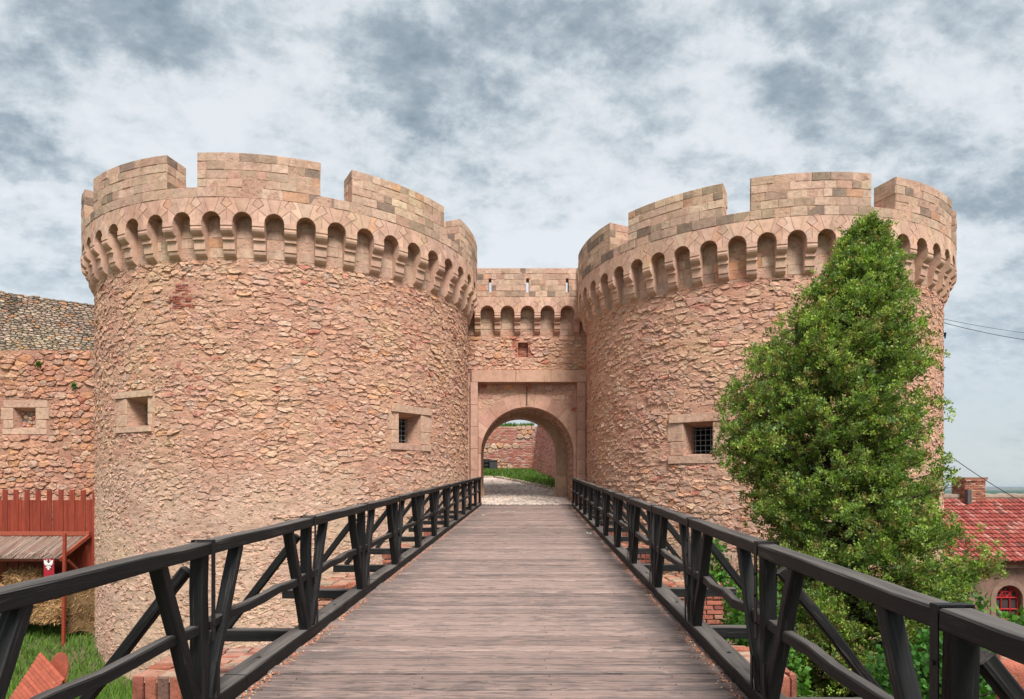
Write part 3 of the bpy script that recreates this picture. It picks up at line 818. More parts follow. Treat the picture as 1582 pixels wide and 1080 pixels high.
def ring_stones(surf, st, c, r0, r1, zs, n, depth, z0, jh, clampx=None, pal=PAL_V, e=.012):
    for i in range(n):
        a0, a1 = math.pi * i / n, math.pi * (i + 1) / n
        arc = lambda r: [(c + math.cos(a0 + (a1 - a0) * t / 4) * r, zs + math.sin(a0 + (a1 - a0) * t / 4) * r) for t in range(5)]
        poly = arc(r1) + arc(r0)[::-1]
        if clampx: poly = [(min(max(x, clampx[0]), clampx[1]), y) for x, y in poly]
        cc = centroid(poly); poly = [(cc[0] + (x - cc[0]) * .985, cc[1] + (y - cc[1]) * .985) for x, y in poly]
        V, F = dressed(poly, e, .012, -depth, .002); st.add(surf, V, F, pick(pal), .2)
    for sgn in (-1, 1):
        z = zs
        while z > z0 + .05:
            h = min(jh * rnd.uniform(.8, 1.2), z - z0)
            xa, xb = sorted((c + sgn * r0, c + sgn * r1))
            if clampx: xa, xb = max(xa, clampx[0]), min(xb, clampx[1])
            V, F = dressed(rect(xa, xb, z - h, z, .006), e, .012, -depth, .002); st.add(surf, V, F, pick(pal), .2); z -= h
def gatehouse():
    root = thing('gatehouse', 'narrow stone gatehouse with an arched passage between the two round towers', 'gatehouse', (.6, 26, -.7))
    FW = Flat((0, 25.9, 0), (1, 0, 0), (0, -1, 0)); FP = Flat((0, 25.5, 0), (1, 0, 0), (0, -1, 0)); FR = Flat((0, 26.15, 0), (1, 0, 0), (0, -1, 0))
    x0, x1 = -2.1, 3.25; b = MB()
    niche = ((800 - 791) * .0259, (816 - 791) * .0259, (752 - 552) * .0259, (752 - 529) * .0259)
    V, F = shell_grid(FW, x0, x1, 4.6, 6.2, .08, [niche], .014); b.add(V, F)
    b.add(mapv(FW, [(x0, 6.15, 0), (x1, 6.15, 0), (x1, 7.6, 0), (x0, 7.6, 0)]), [(0, 1, 2, 3)])
    n0, n1, n2, n3 = niche
    b.add(mapv(FW, [(n0, n2, 0), (n1, n2, 0), (n1, n3, 0), (n0, n3, 0), (n0, n2, -.2), (n1, n2, -.2), (n1, n3, -.2), (n0, n3, -.2)]), [(0, 1, 5, 4), (1, 2, 6, 5), (2, 3, 7, 6), (3, 0, 4, 7), (4, 5, 6, 7)])
    b.build('wall_mortar', M['mortar'], root)
    u = MB(); u.box(x0, x1, 26.2, 29.4, 4.15, 7.6); u.box(x0, x1, 25.93, 26.25, 4.16, 4.62); u.build('upper_core', M['mortar_flat'], root)
    rs = Stones('rubble_stone', M['rubble'], root)
    fr = (n0 - .06, n1 + .06, n2 - .05, n3 + .06)
    rubble_wall(FW, rs, x0, x1, 4.68, 6.02, [fr], None, [(.2, 5.4, .3)], (.2, .5), (.1, .2), (.008, .04))
    bk = Stones('brick', M['brick'], root)
    Fn = Flat((0, 26.09, 0), (1, 0, 0), (0, -1, 0))
    bricks(Fn, bk, n0, n1, n2, n3, .22, .06)
    bricks(FW, bk, n0 - .22, n0 - .01, n2, n3 + .05, .2, .06, miss=.2); bricks(FW, bk, n1 + .01, n1 + .24, n2, n3 + .05, .2, .06, miss=.2)
    # machicolation
    ring = MB(); vs = Stones('arch_stone', M['corbel'], root)
    p = .79; r = .27; h0 = 6.86; ht = .62
    V, F = corbel_mesh(p - 2 * r - .01, 1.05); V = [(x, y, z * .84) for x, y, z in V]
    cme = make_mesh('corbel', V, F, [(.58, .385, .29)] * len(V), M['corbel'])
    for k in range(-1, 6):
        c = -.97 + p * k
        arch_bay(p, r, ht, ring, FP, vs, c, h0, .43, None)
        o = mesh_obj('corbel', cme, root); o.location = (c - p / 2, 25.9, h0 - .002)
    slits = [((px - 791) * .0255 - .055, (px - 791) * .0255 + .055, 7.66, 8.21) for px in (757, 815, 876.5)]
    z0, z1 = h0 + ht, 8.61
    xs = [x0 - .3] + [v for s in slits for v in s[:2]] + [x1 + .3]
    for i in range(0, len(xs), 2): ring.box(xs[i], xs[i + 1], 25.5, 26.05, z0, z1)
    for s in slits:
        ring.box(s[0], s[1], 25.5, 26.05, z0, s[2]); ring.box(s[0], s[1], 25.5, 26.05, s[3], z1)
    ring.build('parapet_core', M['mortar_flat'], root); vs.flush()
    st = Stones('ashlar_block', M['ashlar'], root)
    ashlar(FP, st, x0 - .2, x1 + .2, z0, z1, 5, (.22, .55), holes=[(s[0], s[1], 7.5, 8.3) for s in slits])
    ashlar(FW, st, x0, x1, 6.05, 7.3, 5, (.3, .7), [(60, (.46, .33, .25)), (30, (.50, .37, .28)), (8, (.36, .26, .2))], .004)
    for k in range(60):
        x = x0 + rnd.random() * (x1 - x0); ring
    # lintel and frame
    FL = Flat((0, 25.78, 0), (1, 0, 0), (0, -1, 0))
    lx = [-1.62, .15, 1.55, 2.98]
    for i in range(3):
        V, F = dressed(rect(lx[i], lx[i + 1], 4.17, 4.66, .005), .004, .014, -.3, .002)
        W = mapv(FL, V); mesh_obj('lintel_block', make_mesh('lintel_block', W, F, [jit((.54, .345, .255), .06)] * len(W), M['corbel']), root)
    for (a, c) in ((-1.66, -1.36), (2.60, 2.94)):
        z = 4.165
        while z > -.8:
            h = min(rnd.uniform(.55, .95), z + .8); V, F = dressed(rect(a, c, z - h, z, .005), .004, .012, -.45, .002)
            W = mapv(FL, V); mesh_obj('frame_block', make_mesh('frame_block', W, F, [jit((.50, .325, .245), .08)] * len(W), M['corbel']), root); z -= h
    bb = MB()
    for (a, c) in ((x0 - .3, -1.66), (2.94, x1 + .3)): bb.box(a, c, 25.92, 27.0, -2.5, 4.66)
    # recessed panel with the great arch
    c, r0, zs = .62, 1.88, 1.33
    bb.build('flank_core', M['mortar_flat'], root)
    pb_ = MB(); arch_panel(pb_, FR, -1.7, 2.95, -.9, 4.3, c, r0, zs, .5)
    pb_.build('panel_core', M['mortar_flat'], root)
    gr = Stones('voussoir', M['corbel'], root)
    ring_stones(FR, gr, c, r0, 2.42, zs, 11, .5, -.75, .62, (-1.36, 2.60), [(60, (.52, .335, .25)), (40, (.48, .30, .225))])
    for poly in rubble_cells(-1.35, 2.6, 2.2, 4.14, (.25, .6), (.14, .26), 1.7, .2, .25, []):
        cc = centroid(poly)
        if math.hypot(cc[0] - c, cc[1] - zs) < 2.5: continue
        V, F = rough_stone(poly, .008, .014, .006, 0); rs.add(FR, V, F, pick(PAL_R), .05)
    # passage: rough barrel vault, then the inner arch
    va = MB(); cv, rv, zv = .55, 1.93, 1.32
    for i in range(24):
        a0, a1 = math.pi * i / 24, math.pi * (i + 1) / 24
        va.add([(cv + rv * math.cos(a), y, zv + rv * math.sin(a)) for y, a in ((26.6, a0), (28.65, a0), (28.65, a1), (26.6, a1))], [(0, 1, 2, 3)])
    for sx in (-1, 1): va.add([(cv + sx * rv, 26.6, -1), (cv + sx * rv, 28.65, -1), (cv + sx * rv, 28.65, zv), (cv + sx * rv, 26.6, zv)], [(0, 1, 2, 3)])
    va.build('vault', M['mortar_flat'], root)
    class Vault:
        def P(s, a, h, d):  # a = depth along passage, h = arc length up from floor on the right side
            if h < zv: return (cv + rv - d, 26.6 + a, h)
            t = (h - zv) / rv; q = rv - d; return (cv + q * math.cos(t), 26.6 + a, zv + q * math.sin(t))
        def N(s, a): return Vector((-1, 0, 0))
    for poly in rubble_cells(0, 2.05, -.8, zv + rv * 3.0, (.25, .6), (.14, .3), 1.7, .2, .3, []):
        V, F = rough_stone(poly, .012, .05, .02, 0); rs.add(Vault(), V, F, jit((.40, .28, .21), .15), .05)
    rs.flush()
    FI = Flat((0, 28.6, 0), (1, 0, 0), (0, -1, 0)); ci, ri, zi = .33, 1.62, 1.42
    ib = MB(); arch_panel(ib, FI, -2.2, 3.0, -.9, 4.2, ci, ri, zi, .8); 
    ib.build('inner_panel_core', M['mortar_flat'], root)
    ring_stones(FI, gr, ci, ri, 2.08, zi, 9, .8, -.35, .8, pal=[(1, (.50, .38, .27))])
    gr.flush()
    for sx in (-1, 1):
        V, F = dressed(rect(*sorted((ci + sx * (ri - .08), ci + sx * 2.3)), -.75, -.02, .004), .12, .02, -.8, .002)
        W = mapv(FI, V); mesh_obj('jamb_base', make_mesh('jamb_base', W, F, [(.47, .34, .25)] * len(W), M['corbel']), root)
    st.flush(); bk.flush()
    # hanging chain under the keystone panel
    ch = MB(); 
    for i in range(9):
        z = 4.05 - i * .085
        ch.tube([(.6 + (.012 if i % 2 else 0), 26.06, z), (.6, 26.06 - (.0 if i % 2 else .012), z - .1)], .014, 5)
    ch.build('iron_chain', M['iron'], root)
gatehouse()
print('gate', time.time() - T0)

# ------------------------------------------------------------------ courtyard behind the gate
def yard_z(x, y): return -.68 + .107 * max(0, y - 26.2) * (1 - .0 * x)
def courtyard():
    b = MB()
    xs = np.linspace(-40, 13.5, 40); ys = np.linspace(25.35, 60, 40); V = []; n = len(xs)
    for y in ys:
        for x in xs: V.append((x, y, min(yard_z(x, y), 2.6) - .03 + (-.6 if (y < 28.5 and abs(x - .6) > 2.6) else 0)))
    F = [(j * n + i, j * n + i + 1, (j + 1) * n + i + 1, (j + 1) * n + i) for j in range(len(ys) - 1) for i in range(n - 1)]
    V2 = []; 
    o = mesh_obj('courtyard_paving', make_mesh('courtyard_paving', V, F, None, plain('paving_bed', (.16, .13, .11), .95, .3, 6, .6))); tag(o, kind='structure')
    sk = MB(); 
    sk.box(-3.5, 4.5, 25.36, 26.0, -6.5, -.74); sk.build('passage_footing', M['mortar_flat'], o)
    # cobbles on the tilted plane
    up = Vector((0, 1, .107)); S = Flat((0, 25.45, -.70 ), (1, 0, 0), (0, -.107, 1), up)
    S2 = S
    cb = MB()
    def verge(x):  # y of the grass edge
        return 37.5 - max(0, (x + 1.0)) * 2.15 if x > -1 else 37.5
    for poly in rubble_cells(-2.4, 4.2, 0, 13.5, (.14, .26), (.10, .2), 1.2, .3, .3, []):
        c = centroid(poly)
        if c[1] + 25.45 > verge(c[0]): continue
        flat_ = c[1] < .75
        V, F = rough_stone(poly, .008, rnd.uniform(.02, .045), .006, 0, 7)
        W = []
        for (x, y, d) in V:
            yy = 25.45 + y; W.append((x, yy, yard_z(x, yy) - .02 + d))
        cb.add(W, F, pick([(40, (.50, .44, .39)), (30, (.58, .51, .45)), (20, (.36, .315, .28)), (8, (.52, .40, .32))]))
    cb.build('cobblestone', stone_mat('cobble', .4, 12, 50, .4, .3), o, kind='stuff')
    # kerb stones between cobbles and verge
    k = 0
    x = -2.5
    while x < 3.2:
        y = verge(x) + .1; wd = rnd.uniform(.3, .6); ang = math.atan2(verge(x + .3) - verge(x), .3)
        m_ = MB(); z = yard_z(x, y)
        V, F = dressed([(0, 0), (wd, 0), (wd, .22), (0, .22)], .07, .03, -.1, .01)
        ob = mesh_obj('kerb_stone', make_mesh('kerb_stone', V, F, [jit((.45, .37, .3), .12)] * len(V), M['ashlar']), o)
        ob.location = (x, y, z); ob.rotation_euler = (R_(6), 0, ang); x += wd * max(.35, math.cos(ang)) + .02
    # brick and stone wall at the back
    wl = thing('courtyard_wall', 'low ruined wall of red brick and rubble seen through the gate arch', 'wall', (-3, 41.5, 1))
    FWa = Flat((0, 41.3, 0), (1, 0, 0), (0, -1, 0)); c1 = MB(); c1.box(-12, 2.2, 41.32, 43.5, -.5, 3.85); c1.build('wall_core', M['mortar_brick'], wl)
    st = Stones('rubble_stone', M['rubble'], wl); bs = Stones('brick', M['brick'], wl)
    def is_stone(a, h): return mn.noise((a * .55 + 3, h * .8, 2)) > (-.05 if h < 2.7 else .28)
    for poly in rubble_cells(-4.5, 1.5, .8, 3.9, (.3, .6), (.18, .34), 1.4, .2, .2, []):
        c = centroid(poly)
        if not is_stone(*c): continue
        V, F = rough_stone(poly, .012, .05, .015); st.add(FWa, V, F, pick([(30, (.50, .36, .25)), (20, (.52, .30, .16)), (20, (.55, .44, .33)), (10, (.35, .25, .2))]), abs(area(poly)))
    bricks(FWa, bs, -4.5, 1.5, .8, 3.85, .27, .075, .022, .015, pal=[(50, (.50, .23, .175)), (22, (.42, .17, .13)), (28, (.56, .36, .27))], miss=.06, inside=lambda a, h: not is_stone(a, h))
    st.flush(); bs.flush()
    # battered brick buttress to the right
    bt = thing('brick_buttress', 'sloping red brick buttress at the right end of the courtyard wall', 'buttress', (3, 36, 0))
    p0, p1 = Vector((1.15, 41.3, 0)), Vector((2.9, 31.0, 0)); u = (p1 - p0).normalized(); nrm = Vector((u.y, -u.x, 0)); nrm = nrm if nrm.x < 0 else -nrm
    upb = Vector((0, 0, 1)) - nrm * .12
    SB = Flat(p0, u, nrm, upb); L = (p1 - p0).length
    c2 = MB(); q = [SB.P(a, h, -.03) for a, h in ((0, -1), (L, -1), (L, 4.6), (0, 4.2))]; q2 = [SB.P(a, h, -1.8) for a, h in ((0, -1), (L, -1), (L, 4.6), (0, 4.2))]
    c2.add(q + q2, [(0, 1, 2, 3), (3, 2, 6, 7), (1, 5, 6, 2), (0, 3, 7, 4)]); c2.build('wall_core', M['mortar_brick'], bt)
    bs = Stones('brick', M['brick'], bt); bricks(SB, bs, 0, L, -.6, 4.3, .27, .072, .02, .012, pal=[(50, (.54, .25, .20)), (25, (.58, .34, .28)), (20, (.44, .18, .14))], miss=.06); bs.flush()
    # dark barred opening and box at the far left
    dg = thing('cellar_gate', 'dark barred cellar opening in the courtyard wall beside a dark box', 'gate', (-1.9, 41.2, 1))
    m_ = MB(); m_.box(-3.2, -1.42, 41.15, 41.25, .9, 1.75); m_.build('opening_shade', M['dark'], dg)
    for i in range(7):
        g = MB(); x = -3.1 + i * .27; g.tube([(x, 41.08, .9), (x, 41.08, 1.72)], .03, 5); g.build('bar', M['iron'], dg)
    g = MB(); [g.tube([(-3.2, 41.07, z), (-1.42, 41.07, z)], .03, 5) for z in (1.1, 1.35, 1.6)]; g.build('cross_bar', M['iron'], dg)
    bx = thing('utility_cabinet', 'dark grey upright cabinet beside the barred cellar opening', 'cabinet', (-1.1, 40.6, .9))
    m_ = MB(); m_.box(-1.40, -.92, 40.5, 41.0, .7, 1.62, (.05, .05, .05)); m_.build('body', M['attr'], bx)
    m_ = MB(); m_.box(-1.43, -.89, 40.46, 41.04, 1.62, 1.68, (.07, .07, .07)); m_.build('lid', M['attr'], bx)
    return verge
verge = courtyard()

def blades(name, label, pts, h=(.08, .25), wd=.012, cols=None, lean=.5, mat='leaf', parent=None):
    n = len(pts); P = np.array(pts, dtype=float); rg = np.random.RandomState(3)
    a = rg.rand(n) * 2 * np.pi; hh = h[0] + rg.rand(n) * (h[1] - h[0]); ww = wd * (.6 + rg.rand(n))
    dx, dy = np.cos(a), np.sin(a); lx = (rg.rand(n) - .5) * 2 * lean * hh; ly = (rg.rand(n) - .5) * 2 * lean * hh
    V = np.zeros((n, 3, 3)); V[:, 0] = P - np.stack([dx * ww, dy * ww, 0 * dx], 1); V[:, 1] = P + np.stack([dx * ww, dy * ww, 0 * dx], 1)
    V[:, 2] = P + np.stack([lx, ly, hh], 1)
    ci = rg.randint(0, len(cols), n); C = np.array(cols)[ci] * (0.7 + .6 * rg.rand(n))[:, None]; C = np.repeat(C[:, None, :], 3, 1)
    return fast_mesh(name, V.reshape(-1, 3), 3, C.reshape(-1, 3), M[mat], parent)
def fast_mesh(name, V, k, C, mat, parent=None):
    n = len(V); nf = n // k
    me = bpy.data.meshes.new(name); me.vertices.add(n); me.vertices.foreach_set('co', V.astype(np.float32).ravel())
    me.loops.add(n); me.loops.foreach_set('vertex_index', np.arange(n, dtype=np.int32))
    me.polygons.add(nf); me.polygons.foreach_set('loop_start', np.arange(0, n, k, dtype=np.int32))
    try: me.polygons.foreach_set('loop_total', np.full(nf, k, dtype=np.int32))
    except Exception: pass
    me.update(calc_edges=True)
    at = me.attributes.new('col', 'FLOAT_COLOR', 'POINT'); A = np.ones((n, 4), np.float32); A[:, :3] = C; at.data.foreach_set('color', A.ravel())
    me.materials.append(mat)
    return mesh_obj(name, me, parent)
GRC = [(.09, .19, .025), (.12, .23, .035), (.06, .13, .02), (.15, .23, .05)]
pts = []
for i in range(9000):
    x = rnd.uniform(-4, 3.2); y = rnd.uniform(verge(x) + .2, 41.2)
    if y > 41.3 - (x - 1.15) * 5.9: continue
    pts.append((x, y, yard_z(x, y) - .03 + .16 * smst(y - verge(x), 0, 1.2)))
tag(blades('grass', None, pts, (.06, .24), .04, GRC), 'bright green grass verge below the courtyard wall', 'grass', kind='stuff')
pts = [(rnd.uniform(-5, 1.4), rnd.uniform(41.4, 43.2), 3.84) for _ in range(2500)]
tag(blades('wall_top_grass', None, pts, (.1, .35), .05, GRC), 'grass growing along the top of the courtyard wall', 'grass', kind='stuff')

# ------------------------------------------------------------------ left curtain wall, upper rampart
def curtain():
    root = thing('curtain_wall', 'reddish rubble curtain wall joining the left tower, with a blocked window', 'wall', (-18, 23.2, -4.6))
    S = Flat((0, 23.0, 0), (1, 0, 0), (0, -1, 0)); k = .023
    top = (752 - 541) * k
    o = ((21 - 791) * k, (55 - 791) * k, (752 - 662) * k, (752 - 630) * k)
    fr = (o[0] - .45, o[1] + .5, o[2] - .22, o[3] + .28)
    window(S, root, o, fr, False, .28, True)
    V, F = shell_grid(S, -21, -13.2, -5.2, top, .08, [o], .016)
    mesh_obj('wall_mortar', make_mesh('wall_mortar', V, F, None, mortar_mat('red_lime_mortar', (.47, .27, .19), (.42, .22, .155), (.50, .33, .22)), True), root)
    b = MB(); b.box(-45, -13, 23.75, 25, -6, top - .02); b.box(-45, -21, 23.02, 23.75, -6, top - .02); 
    b.add([(-21, 23.0, top), (-13.2, 23.0, top), (-13.2, 23.8, top), (-21, 23.8, top)], [(0, 1, 2, 3)])
    b.build('wall_core', M['mortar_flat'], root)
    rs = Stones('rubble_stone', M['red_rubble'], root)
    palC = [(36, (.49, .27, .185)), (22, (.56, .28, .135)), (12, (.50, .34, .24)), (7, (.55, .43, .33)), (8, (.38, .30, .24)), (8, (.38, .20, .15)), (3, (.42, .12, .09))]
    rubble_wall(S, rs, -21, -13.3, -2, top - .02, [fr], None, [], (.22, .55), (.13, .26), (.015, .07), palC)
    rs.flush()
    up = thing('upper_rampart', 'tall grey rubble rampart far behind the curtain wall on the left', 'rampart', (-30, 40, 0))
    # receding wall: x px 0 at depth 36 to px 160 at depth 42
    p0 = Vector(((0 - 791) * .036 - 6, 34.6, 0)); p1 = Vector(((330 - 791) * .046, 46, 0)); u = (p1 - p0).normalized(); nrm = Vector((u.y, -u.x, 0))
    S2 = Flat(p0, u, nrm); L = (p1 - p0).length
    c = MB()
    q = [S2.P(0, -6, -.03), S2.P(L, -6, -.03), S2.P(L, 11.75, -.03), S2.P(0, 11.4, -.03)]; q2 = [S2.P(0, -6, -2), S2.P(L, -6, -2), S2.P(L, 11.75, -2), S2.P(0, 11.4, -2)]
    c.add(q + q2, [(0, 1, 2, 3), (3, 2, 6, 7), (1, 5, 6, 2)]); c.build('wall_core', M['mortar_grey'], up)
    st = Stones('rubble_stone', M['grey_rubble'], up)
    ps = [(30, (.42, .335, .25)), (24, (.33, .265, .21)), (18, (.52, .425, .33)), (12, (.50, .29, .17)), (12, (.22, .185, .15))]
    for poly in rubble_cells(3, 13, 6.8, 11.75, (.16, .46), (.08, .17), 2.1, .35, .35, []):
        cc = centroid(poly)
        if cc[1] > 11.4 + .35 * cc[0] / L + .06 * rnd.random(): continue
        V, F = rough_stone(poly, .014, rnd.uniform(.01, .05), .014, rnd.uniform(-.03, .01), 8)
        k = .62 if mn.noise((cc[0] * .9, cc[1] * .25, 5)) > .15 else 1
        st.add(S2, V, F, tuple(v * k for v in pick(ps)), abs(area(poly)))
    st.flush()
curtain()
print('walls', time.time() - T0)

# ------------------------------------------------------------------ bridge
SLP = .035
def Bp(a, y, h=0): return Vector((.034 * y + a, y, -1.6 + SLP * y + h))
DIR = Vector((.034, 1, SLP)).normalized()
def beam_mesh(L, w_, h_, ch=.008, warp=.004, seg=4):
    V = []; F = []; pr = [(-w_ / 2 + ch, -h_ / 2), (w_ / 2 - ch, -h_ / 2), (w_ / 2, -h_ / 2 + ch), (w_ / 2, h_ / 2 - ch), (w_ / 2 - ch, h_ / 2), (-w_ / 2 + ch, h_ / 2), (-w_ / 2, h_ / 2 - ch), (-w_ / 2, -h_ / 2 + ch)]
    for i in range(seg + 1):
        y = -L / 2 + L * i / seg; ox, oz = (rnd.uniform(-warp, warp), rnd.uniform(-warp, warp)) if 0 < i < seg else (0, 0)
        for (x, z) in pr: V.append((x + ox + rnd.uniform(-.0015, .0015), y, z + oz + rnd.uniform(-.0015, .0015)))
    for i in range(seg):
        for k in range(8): F.append((i * 8 + k, i * 8 + (k + 1) % 8, (i + 1) * 8 + (k + 1) % 8, (i + 1) * 8 + k))
    F.append(tuple(range(8))[::-1]); F.append(tuple(seg * 8 + k for k in range(8)))
    F = [f[::-1] for f in F]
    return V, F
def beam(name, p, q, w_, h_, parent, mat='black_wood', up=Vector((0, 0, 1)), warp=.004, seg=4, ch=.008):
    p, q = Vector(p), Vector(q); d = (q - p); L = d.length; d.normalize()
    x = d.cross(up)
    if x.length < .05: x = d.cross(Vector((1, 0, 0)))
    x.normalize(); z = x.cross(d)
    V, F = beam_mesh(L, w_, h_, ch, warp, seg)
    o = mesh_obj(name, make_mesh(name, V, F, None, M[mat]), parent)
    m = Matrix((x, d, z)).transposed().to_4x4(); m.translation = (p + q) / 2
    o.matrix_basis = m
    return o
def bridge():
    root = thing('footbridge', 'wooden footbridge with black timber railings leading up to the gate arch', 'bridge', Bp(-.3, 12, -.3))
    AL, AR = -2.03, 1.45
    y = .3; A0, A1 = AL - .12, AR + .12
    while y < 25.3:
        wd = rnd.uniform(.15, .205); n = 28; gp_ = rnd.choice((.001, .002, .004, .007))
        V = []; lift = rnd.uniform(-.006, .007); tw = rnd.uniform(-.002, .002); L = A1 - A0
        for i in range(n + 1):
            x = -L / 2 + L * i / n; e0 = rnd.uniform(-.0035, .0035); e1 = rnd.uniform(-.0035, .0035); hz = lift + tw * x + rnd.uniform(-.0012, .0012)
            V += [(x, -wd / 2 + .006 + e0 + gp_, -.05), (x, -wd / 2 + .006 + e0 + gp_, hz - .011), (x, -wd / 2 + .015 + e0 + gp_, hz), (x, wd / 2 - .015 + e1 - gp_, hz), (x, wd / 2 - .006 + e1 - gp_, hz - .011), (x, wd / 2 - .006 + e1 - gp_, -.05)]
        F = []
        for i in range(n):
            for k in range(5): F.append((i * 6 + k, (i + 1) * 6 + k, (i + 1) * 6 + k + 1, i * 6 + k + 1))
        F.append(tuple(range(6))); F.append(tuple(n * 6 + k for k in range(6))[::-1])
        o = mesh_obj('plank', make_mesh('plank', V, F, None, M['deck']), root)
        yc = y + wd / 2; o.location = Bp((A0 + A1) / 2, yc) ; o.rotation_euler = (math.atan(SLP) + rnd.uniform(-.02, .02), 0, rnd.uniform(-.0025, .0025))
        if yc < 11:
            for xx in (-1.5, -.55, .4, 1.3):
                nl = MB(); q = (xx + rnd.uniform(-.03, .03), rnd.uniform(-.03, .03), hz + .0015); nl.tube([q, (q[0], q[1], q[2] + .002)], .0055, 6)
                no = mesh_obj('nail', make_mesh('nail', nl.V, nl.F, None, M['iron'])); no.parent = o
        y += wd
    # longitudinal stringers and under-beams
    for a in (-1.7, -.9, -.1, .6, 1.2): beam('stringer', Bp(a, .3, -.17), Bp(a, 25.3, -.17), .18, .2, root, seg=2)
    for side, A, sg, y0, stp in (('l', AL, -1, 4.05, 1.9), ('r', AR, 1, 4.18, 1.88)):
        ac = A + sg * .095; ah = A + sg * .055
        ys = [y0 + stp * k for k in range(-2, 12)]; ys = [v for v in ys if v < 25.2]
        H = 1.11 if side == 'l' else 1.085
        # curb pieces
        for i in range(0, len(ys) - 1):
            ye = ys[i + 1] + .55 if i < len(ys) - 2 else 25.3
            beam('curb_beam', Bp(ac, ys[i] + .55 + .004, .052), Bp(ac, ye, .052 + rnd.uniform(-.006, .006)), .17, .105, root)
        beam('curb_beam', Bp(ac, .2, .052), Bp(ac, ys[0] + .55, .052), .17, .105, root)
        # edge board below the curb
        beam('edge_board', Bp(A + sg * .23, .3, -.09), Bp(A + sg * .23, 25.3, -.09), .05, .16, root)
        for i, yy in enumerate(ys):
            jy = rnd.uniform(-.015, .015)
            lean = rnd.uniform(-.008, .008)
            beam('post', Bp(ah + .01 * sg, yy, .10), Bp(ah + .01 * sg + lean, yy, H - .07), .085, .085, root, up=DIR)
            # V braces in the railing plane
            for s2 in (-1, 1):
                if yy + s2 * .56 > 25.3: continue
                beam('brace', Bp(ah, yy + s2 * .07, .105), Bp(ah, yy + s2 * (.465 + rnd.uniform(-.02, .02)), H - .075), .072, .08, root, up=Vector((1, 0, 0)))
            # raking strut and outrigger
            beam('outrigger', Bp(A + sg * .185, yy - .02, .035), Bp(A + sg * (.98 + rnd.uniform(-.05, .05)), yy - .02, .035), .11, .105, root)
            beam('strut', Bp(ah + sg * .085, yy, H - .17), Bp(A + sg * .80, yy, .09), .066, .07, root, up=DIR)
            beam('cross_beam', Bp(-2.2, yy, -.33), Bp(1.65, yy, -.33), .16, .12, root, seg=2) if side == 'l' else None
            if i + 1 < len(ys):
                yn = ys[i + 1]
                beam('handrail', Bp(ah, yy + .002, H - .04), Bp(ah + rnd.uniform(-.006, .006), yn - .002, H - .04 + rnd.uniform(-.005, .005)), .12, .08, root, warp=.0035, seg=6)
                for (ya, yb, nm) in ((yy + .07, yn - .07, 'middle_rail'),):
                    beam(nm, Bp(ah + sg * .01, ya, .57), Bp(ah + sg * .01, yb, .57 + rnd.uniform(-.01, .01)), .065, .065, root, warp=.012, seg=6)
            if yy < 16:  # iron strap over the joint, nailed
                sm = MB(); t = .006; wv = .045
                pin = Bp(ah - sg * .064, yy + .03, 0); pout = Bp(ah + sg * .064, yy + .03, 0); z0 = pin.z
                for xx, zl in ((pin.x, H - .62), (pout.x, H - .40)):
                    sm.box(xx - t / 2 - (0), xx + t / 2, yy + .03 - wv / 2, yy + .03 + wv / 2, z0 + zl, z0 + H + .006)
                sm.box(min(pin.x, pout.x) - t / 2, max(pin.x, pout.x) + t / 2, yy + .03 - wv / 2, yy + .03 + wv / 2, z0 + H + .0065, z0 + H + .0125)
                st = sm.build('iron_strap', M['iron'], root)
                if yy < 10:
                    nb = MB()
                    for zz in (H - .2, H - .34, H - .52):
                        nb = MB(); nb.tube([(pin.x, yy + .03, z0 + zz), (pin.x - sg * .012, yy + .03, z0 + zz)], .009, 7); nb.build('nail', M['iron'], st)
                    # low plate at the foot
                    for q in (-.12, .085):
                        pm = MB(); pm.box(pin.x + sg * .002 - .004, pin.x + sg * .002 + .004, yy + q, yy + q + .035, z0 + .12, z0 + .34); pm.build('foot_plate', M['iron'], root)
            if yy < 14:
                bm = MB(); q = Bp(ac, yy + .95, .105); bm.tube([q, q + Vector((0, 0, .006))], .016, 8); bm.build('bolt', M['iron'], root)
    return root
bridge()
# debris along the curbs and scattered on the deck
def litter():
    b = MB()
    for i in range(7000):
        sg = rnd.choice((-1, 1)); y = 2.2 + 22 * rnd.random() ** 1.9
        if mn.noise((y * .8, sg * 3, 0)) < -.18 and rnd.random() < .8: continue
        a = (-2.025 + abs(rnd.gauss(0, .045))) if sg < 0 else (1.445 - abs(rnd.gauss(0, .045)))
        s = rnd.uniform(.004, .014); p = Bp(a, y, .0025); t = rnd.random() * 3
        q = [p + Vector((math.cos(t + k) * s, math.sin(t + k) * s, 0)) for k in (0, 1.9, 4.1)] + [p + Vector((0, 0, s * .7))]
        b.add([tuple(v) for v in q], [(0, 1, 3), (1, 2, 3), (2, 0, 3)], pick([(40, (.42, .15, .085)), (25, (.32, .15, .10)), (15, (.5, .4, .28)), (10, (.14, .09, .06)), (10, (.55, .25, .15))]))
    tag(b.build('deck_debris', M['attr'], None), 'reddish grit and dry leaf crumbs lying along both curbs of the bridge deck', 'debris', kind='stuff')
litter()
